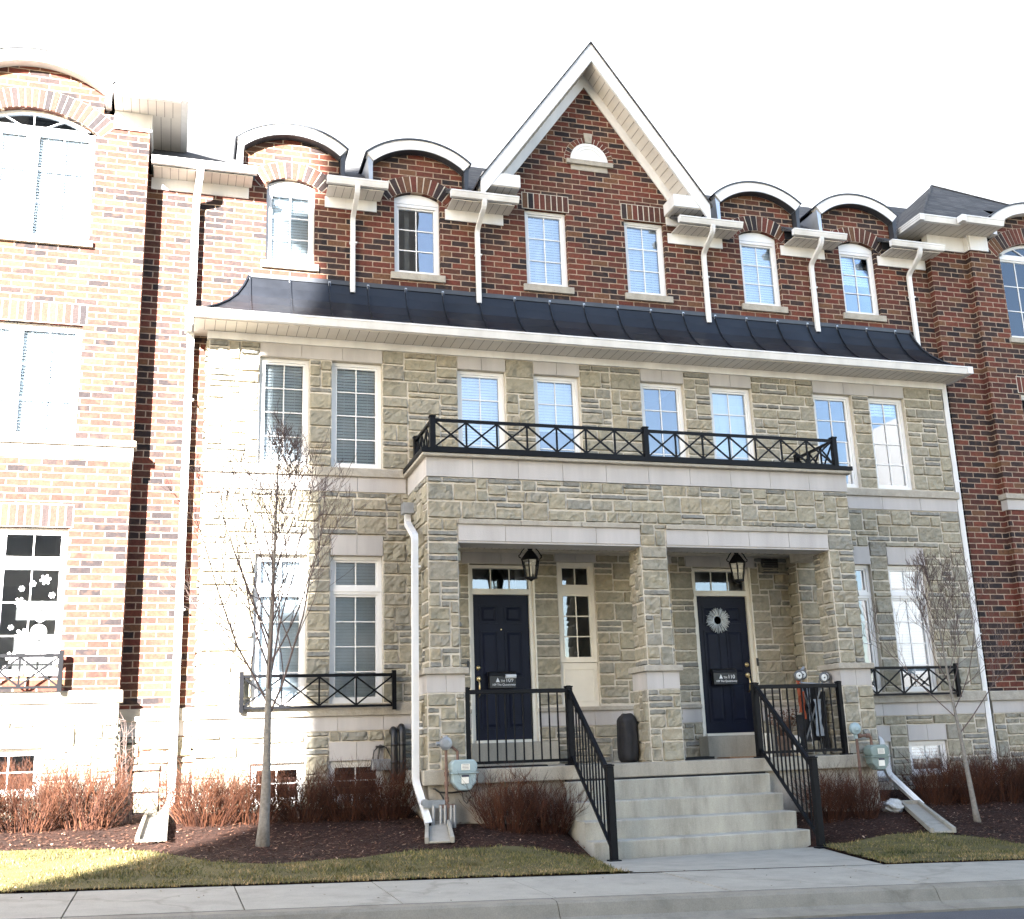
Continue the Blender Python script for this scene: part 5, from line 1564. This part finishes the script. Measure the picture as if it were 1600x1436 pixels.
splash(gp(-3.42, -1.25, .02), gp(-3.72, -2.68, .015), 'concrete splash block under the downspout beside the blue-grey gas meter', .32)
splash(gp(4.10, -1.22, .03), gp(3.28, -3.05, .02), 'long slanted concrete splash block between the pale rock and the small bare tree', .30)

# ---- rock, black bag, mats
R = rnd(8); d = MB()
bm = bmesh.new(); bmesh.ops.create_icosphere(bm, subdivisions=3, radius=.14)
for v_ in bm.verts:
    n_ = noise.noise(v_.co * 11) * .35 + noise.noise(v_.co * 25) * .2
    v_.co *= 1 + n_; v_.co.x *= 1.25; v_.co.z *= .75
d.mesh([(v_.co.x + 3.62, v_.co.y - 1.45, v_.co.z + zg(3.62, -1.45) + .08) for v_ in bm.verts], [tuple(q.index for q in f.verts) for f in bm.faces]); bm.free()
tag(d.build('rock', M['rock']), 'pale lumpy rock on the mulch under the grey-green gas meter', 'rock')
bm = bmesh.new(); bmesh.ops.create_icosphere(bm, subdivisions=4, radius=1)
d = MB(); P = []
for v_ in bm.verts:
    c = v_.co; zz = c.z
    w = .125 * (1 - .12 * max(0, zz) ** 3)
    n_ = 1 + .10 * noise.noise(Vector((c.x * 2.5, c.y * 2.5, c.z * 1.2)))
    sq = (abs(c.x) ** 5 + abs(c.y) ** 5 + 1e-6) ** (1 / 5); q = (1 - abs(zz) ** 9)
    P.append((-.42 + c.x / sq * w * n_ * (.35 + .65 * q), -.90 + c.y / sq * .17 * n_ * (.35 + .65 * q), -4.572 + .34 + max(-.335, zz * .37 + .03 * noise.noise(Vector((c.x * 3, c.y * 3, 5))))))
d.mesh(P, [tuple(q.index for q in f.verts) for f in bm.faces]); bm.free()
tag(d.build('black_bag', M['bag'], smooth=True), 'upright black bag on the porch against the middle column', 'bag')
def mat_(x0, x1, y0, y1, m, lab, cat='doormat', rim=False, name='doormat'):
    d = MB(); z = -4.571
    d.box(x0, x1, y0, y1, z, z + .015)
    if rim:
        for a, b, c, e in ((x0, x1, y0, y0 + .02), (x0, x1, y1 - .02, y1), (x0, x0 + .02, y0 + .021, y1 - .021), (x1 - .02, x1, y0 + .021, y1 - .021)): d.box(a, b, c, e, z + .0152, z + .04)
    else:
        for i in range(14): d.box(x0 + .01, x1 - .01, y0 + (y1 - y0) * (i + .2) / 14, y0 + (y1 - y0) * (i + .7) / 14, z + .0152, z + .020)
    tag(d.build(name, m), lab, cat)
mat_(-2.75, -1.78, -1.18, -.72, M['darkmat'], 'flat black doormat on the porch before the door without a wreath')
mat_(.62, 1.12, -.62, -.28, M['darkmat'], 'black boot tray on the porch between the middle column and the wreath door', 'boot tray', True, 'boot_tray')
mat_(1.30, 1.95, -.78, -.34, M['coir'], 'brown doormat in front of the navy door with the wreath')

# ---- folded stroller leaning in the right porch corner
sx, sy, sz = 2.62, -1.02, -4.57
g = thing('stroller', 'folded stroller with grey wheels up, leaning behind the porch railing near the grey-green gas meter', 'stroller', (sx, sy, sz))
def wheel(x, y, z):
    d = MB(); d.lathe([(.062, -.018), (.078, -.014), (.082, 0), (.078, .014), (.062, .018)], (x, y, z), 20, 'y'); w = d.build('wheel', M['tyre'], g, True)
    d = MB(); d.lathe([(.060, -.022), (.055, -.026), (.052, .020), (.04, .028), (.02, .022), (.016, .030)], (x, y, z), 16, 'y'); d.build('hub', M['hub'], w)
    d = MB(); d.lathe([(.013, .0305), (.013, .034)], (x, y, z), 8, 'y'); d.build('axle', M['blackplastic'], w)
for x, y, z in ((2.42, -1.12, -3.36), (2.53, -1.05, -3.34), (2.80, -1.22, -3.40), (2.89, -1.14, -3.38)): wheel(x, y, z)
d = MB()
for a, b in (((2.46, -1.05, -3.42), (2.86, -.98, -4.54)), ((2.84, -1.12, -3.44), (2.46, -.95, -4.54)), ((2.52, -1.02, -3.4), (2.56, -.90, -4.52)), ((2.82, -1.05, -3.42), (2.78, -.9, -4.52)), ((2.40, -1.08, -3.46), (2.86, -1.15, -3.5))): d.tube([a, b], .013, 8)
d.tube([(2.50, -1.03, -3.30), (2.60, -1.0, -3.22)], .022, 8)
d.build('frame', M['galv'], g)
def drape(name, mat, x0, x1, z0, z1, y, seed):
    d = MB(); n, k = 8, 12; v = []
    for j in range(k + 1):
        for i in range(n + 1):
            u, t = i / n, j / k; w = (x1 - x0) * (1 - .45 * math.sin(t * 3.1) * .6)
            v.append((x0 + (x1 - x0) / 2 + (u - .5) * w + .02 * noise.noise(Vector((t * 4, seed, 0))), y + .05 * noise.noise(Vector((u * 5, t * 4, seed))), z0 + (z1 - z0) * t))
    d.mesh(v, [(j * (n + 1) + i, j * (n + 1) + i + 1, (j + 1) * (n + 1) + i + 1, (j + 1) * (n + 1) + i) for j in range(k) for i in range(n)])
    d.build(name, mat, g, True)
drape('orange_fabric', M['orange'], 2.38, 2.46, -3.92, -3.42, -1.10, 1)
drape('fabric', M['bag'], 2.44, 2.88, -4.35, -3.50, -.98, 2)
drape('fabric', M['greyfab'], 2.66, 2.80, -4.28, -3.72, -1.08, 3)
drape('fabric', M['greyfab'], 2.56, 2.61, -4.05, -3.55, -1.09, 4)
drape('fabric', M['bag'], 2.36, 2.52, -4.54, -3.95, -1.0, 6)
drape('fabric', M['bag'], 2.78, 2.93, -4.50, -3.60, -1.02, 7)
drape('orange_fabric', M['orange'], 2.44, 2.50, -4.02, -3.60, -1.11, 8)
drape('strap', M['letter'], 2.55, 2.575, -4.52, -4.12, -1.12, 5)
d = MB()
for x in (2.5, 2.82): d.lathe([(.05, -.012), (.055, 0), (.05, .012)], (x, -1.0, -4.51), 14, 'x')
d.build('front_caster', M['tyre'], g)

# ---- dried plant, snowman ornament, small lantern
g = thing('planter', 'brown flower pot of dried stems on the porch beside the stroller', 'planter', (2.30, -.75, -4.572))
d = MB(); d.lathe([(.10, 0), (.13, .26), (.145, .26), (.145, .31), (.12, .31), (.115, .27)], (2.30, -.75, -4.57), 18); d.build('pot', M['clay'], g)
R = rnd(9); d = MB()
for k in range(90):
    t = R.uniform(0, 6.28); r = R.uniform(.02, .10); q = R.uniform(.10, .26); hh = R.uniform(.18, .42)
    x, y = 2.30 + r * math.cos(t), -.75 + r * math.sin(t)
    e = (2.30 + q * math.cos(t), -.75 + q * math.sin(t), -4.28 + hh)
    d.tube([(x, y, -4.3), ((x + e[0]) / 2, (y + e[1]) / 2, -4.28 + hh * .7), e], [.004, .003, .002], 3)
    for _ in range(3):
        a = [c + R.uniform(-.03, .03) for c in e]; d.face([a, [a[0] + R.uniform(-.04, .04), a[1], a[2] + R.uniform(-.04, .03)], [a[0] + R.uniform(-.03, .03), a[1] + R.uniform(-.03, .03), a[2] - .03]])
d.build('dried_stems', M['dried'], g)
g = thing('ornament', 'small cream snowman ornament at the foot of the flower pot', 'ornament', (2.27, -1.12, -4.572))
d = MB(); d.lathe([(.05, 0), (.085, .03), (.095, .09), (.08, .15), (.055, .17)], (2.27, -1.12, -4.572), 18); d.build('body', M['ornament'], g, True)
d = MB(); d.lathe([(.04, 0), (.062, .03), (.068, .07), (.055, .115), (.02, .14)], (2.275, -1.12, -4.40), 18); d.build('head', M['ornament'], g, True)
g = thing('garden_lantern', 'small white slatted lantern on the porch floor beside the brown flower pot', 'lantern', (2.02, -.55, -4.572))
d = MB(); d.box(1.93, 2.11, -.64, -.46, -4.572, -4.54); d.box(1.93, 2.11, -.64, -.46, -4.24, -4.21)
for i in range(5):
    x = 1.94 + .16 * i / 4
    for y in (-.63, -.47): d.box(x - .010, x + .010, y - .008, y + .008, -4.54, -4.24)
d.build('frame', M['cream'], g)
d = MB(); d.lathe([(.035, 0), (.035, .18)], (2.02, -.55, -4.54), 12); d.build('candle', M['ornament'], g)

# ================================================================== PLANTS
def shrub_mesh(seed, n=235, hgt=.72):
    R = rnd(seed); d = MB()
    def shoot(p, v, L, r, tt, depth):
        k = 4 if depth == 0 else 3; pts = [p]; q = p.copy()
        for i in range(k):
            v = (v + Vector((R.uniform(-.32, .32), R.uniform(-.32, .32), R.uniform(-.06, .16)))).normalized()
            q = q + v * (L / k); pts.append(q.copy())
        d.tube(pts, [r * (1 - .75 * i / k) for i in range(k + 1)], 3, 0, tt, cap=False)
        if depth < 2:
            for _ in range(R.randint(3, 5) if depth == 0 else R.randint(0, 2)):
                f = R.uniform(.3, .97) * k; i = min(k - 1, int(f)); b = pts[i].lerp(pts[i + 1], f - i)
                nv = (v * .8 + Vector((R.uniform(-1, 1), R.uniform(-1, 1), R.uniform(-.1, .7))) * .75).normalized()
                shoot(b, nv, L * R.uniform(.22, .45), r * .62, min(1, tt + R.uniform(-.05, .25)), depth + 1)
    for k in range(n):
        t = R.uniform(0, 6.283); r = .24 * math.sqrt(R.random()); x, y = r * math.cos(t) * 1.15, r * math.sin(t) * .75
        o = Vector((math.cos(t), math.sin(t) * .8, 0)) * (r / .24) * R.uniform(.1, .95)
        v = (Vector((0, 0, 1)) + o + Vector((R.uniform(-.2, .2), R.uniform(-.2, .2), 0))).normalized()
        shoot(Vector((x, y, -.05)), v, hgt * R.uniform(.6, 1.12), R.uniform(.0032, .0052), R.random() * .9, 0)
    return d
protos = []
SH = [(-9.35, -.95, 1.0, 'sunlit orange-brown twiggy shrub at the photo edge, below the snowflake window'),
      (-8.65, -.85, 1.05, 'sunlit twiggy shrub under the basement window of the snowflake house, second from the edge'),
      (-7.95, -.80, 1.15, 'sunlit twiggy shrub before the corner of the sunlit brick house, beside the sapling'),
      (-6.45, -.85, 1.12, 'half-sunlit twiggy shrub between the sunlit splash block and the large tree'),
      (-5.85, -.80, 1.0, 'twiggy shrub growing behind the trunk of the large bare tree'),
      (-5.20, -.78, .98, 'brown twiggy shrub just past the large tree trunk, between two basement windows'),
      (-4.60, -.80, 1.0, 'brown twiggy shrub in front of the second basement window'),
      (-4.05, -.85, .92, 'brown twiggy shrub under the small grey cable box'),
      (-2.55, -1.72, .98, 'reddish twiggy shrub next to the blue-grey gas meter, under the porch railing'),
      (-1.98, -1.68, .92, 'reddish twiggy shrub touching the side of the concrete steps, near the door without a wreath'),
      (2.30, -1.80, .86, 'low brown twiggy shrub touching the stair railing on the stroller side'),
      (2.85, -1.75, .80, 'low brown twiggy shrub between the stair railing and the grey-green gas meter'),
      (4.75, -1.0, .95, 'dark twiggy shrub behind the long splash block, under the white basement window'),
      (5.40, -1.05, 1.0, 'dark twiggy shrub directly behind the small thin tree'),
      (6.05, -1.0, 1.02, 'dark twiggy shrub between the small thin tree and the long white corner downspout'),
      (6.75, -1.0, 1.05, 'dark twiggy shrub at the foot of the long white corner downspout'),
      (7.45, -1.05, 1.1, 'dark twiggy shrub at the photo edge before the shaded brick house')]
meshes = []
for sd in range(4):
    o = shrub_mesh(300 + sd).build('shrub', M['rtwig']); meshes.append(o)
R = rnd(77)
for i, (x, y, sc, lab) in enumerate(SH):
    o = meshes[i] if i < 4 else meshes[i % 4].copy()
    if i >= 4: COL.objects.link(o)
    o.location = (x, y, zg(x, y)); o.rotation_euler = (0, 0, R.choice((0, math.pi)) + R.uniform(-.4, .4)); o.scale = (sc * R.uniform(1.0, 1.15), sc, sc * R.uniform(.95, 1.1))
    tag(o, lab, 'shrub', 'bare twiggy shrubs along the house fronts')

def tree(x, y, H, r0, seed, lab, lean=(0, 0), fork=.40, nb=16, spread=.36):
    R = rnd(seed); z0 = zg(x, y)
    g = thing('bare_tree', lab, 'tree', (x, y, z0), 'bare young trees in the planting bed')
    d = MB(); P = []; rs = []; n = 14
    for i in range(n + 1):
        t = i / n
        P.append(Vector((x + lean[0] * t + .03 * noise.noise(Vector((t * 3, seed, 0))) * (t > .05), y + lean[1] * t, z0 - .08 + (H + .08) * t)))
        rs.append(r0 * (1 - .93 * t ** .62) * (1.2 if i == 0 else 1))
    d.tube(P, rs, 12); d.build('trunk', M['bark'], g, True)
    c = MB()
    def limb(p, dr, L, r, depth):
        k = 7; pts = [p]; rr = [r]; q = p.copy(); v = dr.normalized()
        for i in range(k):
            v = (v + Vector((R.uniform(-.17, .17), R.uniform(-.17, .17), R.uniform(.02, .15)))).normalized()
            q = q + v * (L / k); pts.append(q.copy()); rr.append(max(.0026, r * (1 - .80 * (i + 1) / k)))
        c.tube(pts, rr, 5 if depth < 2 else 3, 0, .5, cap=False)
        if depth < 3:
            m = R.randint(8, 12) if depth == 0 else R.randint(3, 5) if depth == 1 else R.randint(0, 2)
            for j in range(m):
                f = R.uniform(.15, .97); i = min(k - 1, int(f * k)); b = pts[i].lerp(pts[i + 1], f * k - i)
                ax = (pts[i + 1] - pts[i]).normalized()
                sd = Vector((R.uniform(-1, 1), R.uniform(-1, 1), R.uniform(-.1, .4)))
                sd = (sd - ax * sd.dot(ax)).normalized()
                nd = ax * .9 + sd * R.uniform(.4, .9)
                limb(b, nd, L * R.uniform(.26, .55) * (1 - .4 * f) + .06, max(.0034, rr[i] * .60), depth + 1)
    for j in range(nb):
        t = fork + (1 - fork) * (j + R.uniform(.1, .9)) / nb * .92
        i = min(n - 1, int(t * n)); b = P[i].lerp(P[i + 1], t * n - i)
        a = j * 2.4 + R.uniform(-.4, .4)
        up = .95 + .7 * t
        dr = Vector((math.cos(a) * spread * 2, math.sin(a) * spread * 2, up))
        limb(b, dr, H * (1.0 - t) * R.uniform(.62, .95) + .25, max(.0055, rs[i] * .36), 0)
    limb(P[-1], Vector((lean[0] * .1, 0, 1)), .25, rs[-1], 1)
    c.build('crown', M['twig'], g, True)
    return g
tree(-5.84, -2.42, 4.95, .078, 12, 'large bare tree with a thick grey trunk, standing in the bed by the far downspout', (.10, .0), .30, 24, .34)
tree(4.45, -2.30, 3.70, .050, 58, 'small thin bare tree near the long concrete splash block', (-.16, .2), .33, 13, .46)
# thin bare sapling by the far left corner
R = rnd(19); d = MB()
for k in range(7):
    p = Vector((-7.45 + R.uniform(-.06, .06), -.55 + R.uniform(-.05, .05), zg(-7.4, -.55))); v = Vector((R.uniform(-.28, .22), R.uniform(-.15, .1), 1)); pts = [p]
    for i in range(6):
        v = (v + Vector((R.uniform(-.22, .22), R.uniform(-.1, .1), .1))).normalized(); p = p + v * R.uniform(.16, .26); pts.append(p.copy())
        if i > 1:
            for _ in range(2): e = p + Vector((R.uniform(-.18, .18), R.uniform(-.08, .08), R.uniform(.02, .16))); d.tube([p, e], [.004, .002], 3, cap=False)
    d.tube(pts, [.009, .008, .007, .006, .005, .004, .002], 5, cap=False)
tag(d.build('sapling', M['twig']), 'thin many-stemmed bare sapling in the corner where the sunlit brick house meets its neighbour', 'sapling')

# ================================================================== ACROSS THE STREET (behind the camera)
ab = thing('apartment_building', 'tall grey concrete apartment block across the street, shading the townhouses', 'apartment building', (-11, -38, -6))
D = 30.0
XE = -5.12 - .67 * D            # corner whose shadow falls near the left windows
d = MB(); d.box(XE, 3.4, -46, -D, -9, 27); d.build('wall', M['conc_bldg'], ab)
for z0, z1, w in ((13.3, 14.3, .78), (17.0, 18.3, .95), (20.45, 21.15, .85)):
    d = MB(); d.box(XE - w, XE - .001, -D - 3, -D - .2, z0, z1); d.build('balcony', M['conc_bldg'], ab)  # unseen blocks added to step the edge of the cast shadow
for k in range(10):
    z = -5.5 + 3.1 * k
    for j in range(8):
        x = XE + 1.2 + j * 3.4
        if x + 2.2 > 3.2: continue
        d = MB(); d.box(x, x + 2.2, -D - .05, -D + .02, z, z + 1.7); f = d.build('window', M['dglass'], ab)
        d = MB(); sash(d, x - .05, x + 2.25, z - .05, z + 1.75, -D + .021, .07, .03); d.box(x + 1.07, x + 1.13, -D + .021, -D + .05, z, z + 1.7); d.build('frame', M['dglass'], f)
wb = thing('apartment_building', 'white apartment tower with stacked balconies across the street', 'apartment building', (41, -38, -6))
d = MB(); d.box(36, 46, -46, -31, -9, 15); d.build('wall', M['white_bldg'], wb)
for k in range(6):
    z = -4 + 3.2 * k
    d = MB(); d.box(36.4, 42, -30.998, -29.4, z, z + .25); d.box(36.4, 42, -29.5, -29.4, z + .251, z + 1.2); d.build('balcony', M['white_bldg'], wb)
    d = MB(); d.box(36.6, 41.5, -30.999, -30.95, z + .4, z + 2.5); d.box(42.4, 45.5, -30.999, -30.95, z + .9, z + 2.4); d.build('window', M['dglass'], wb)
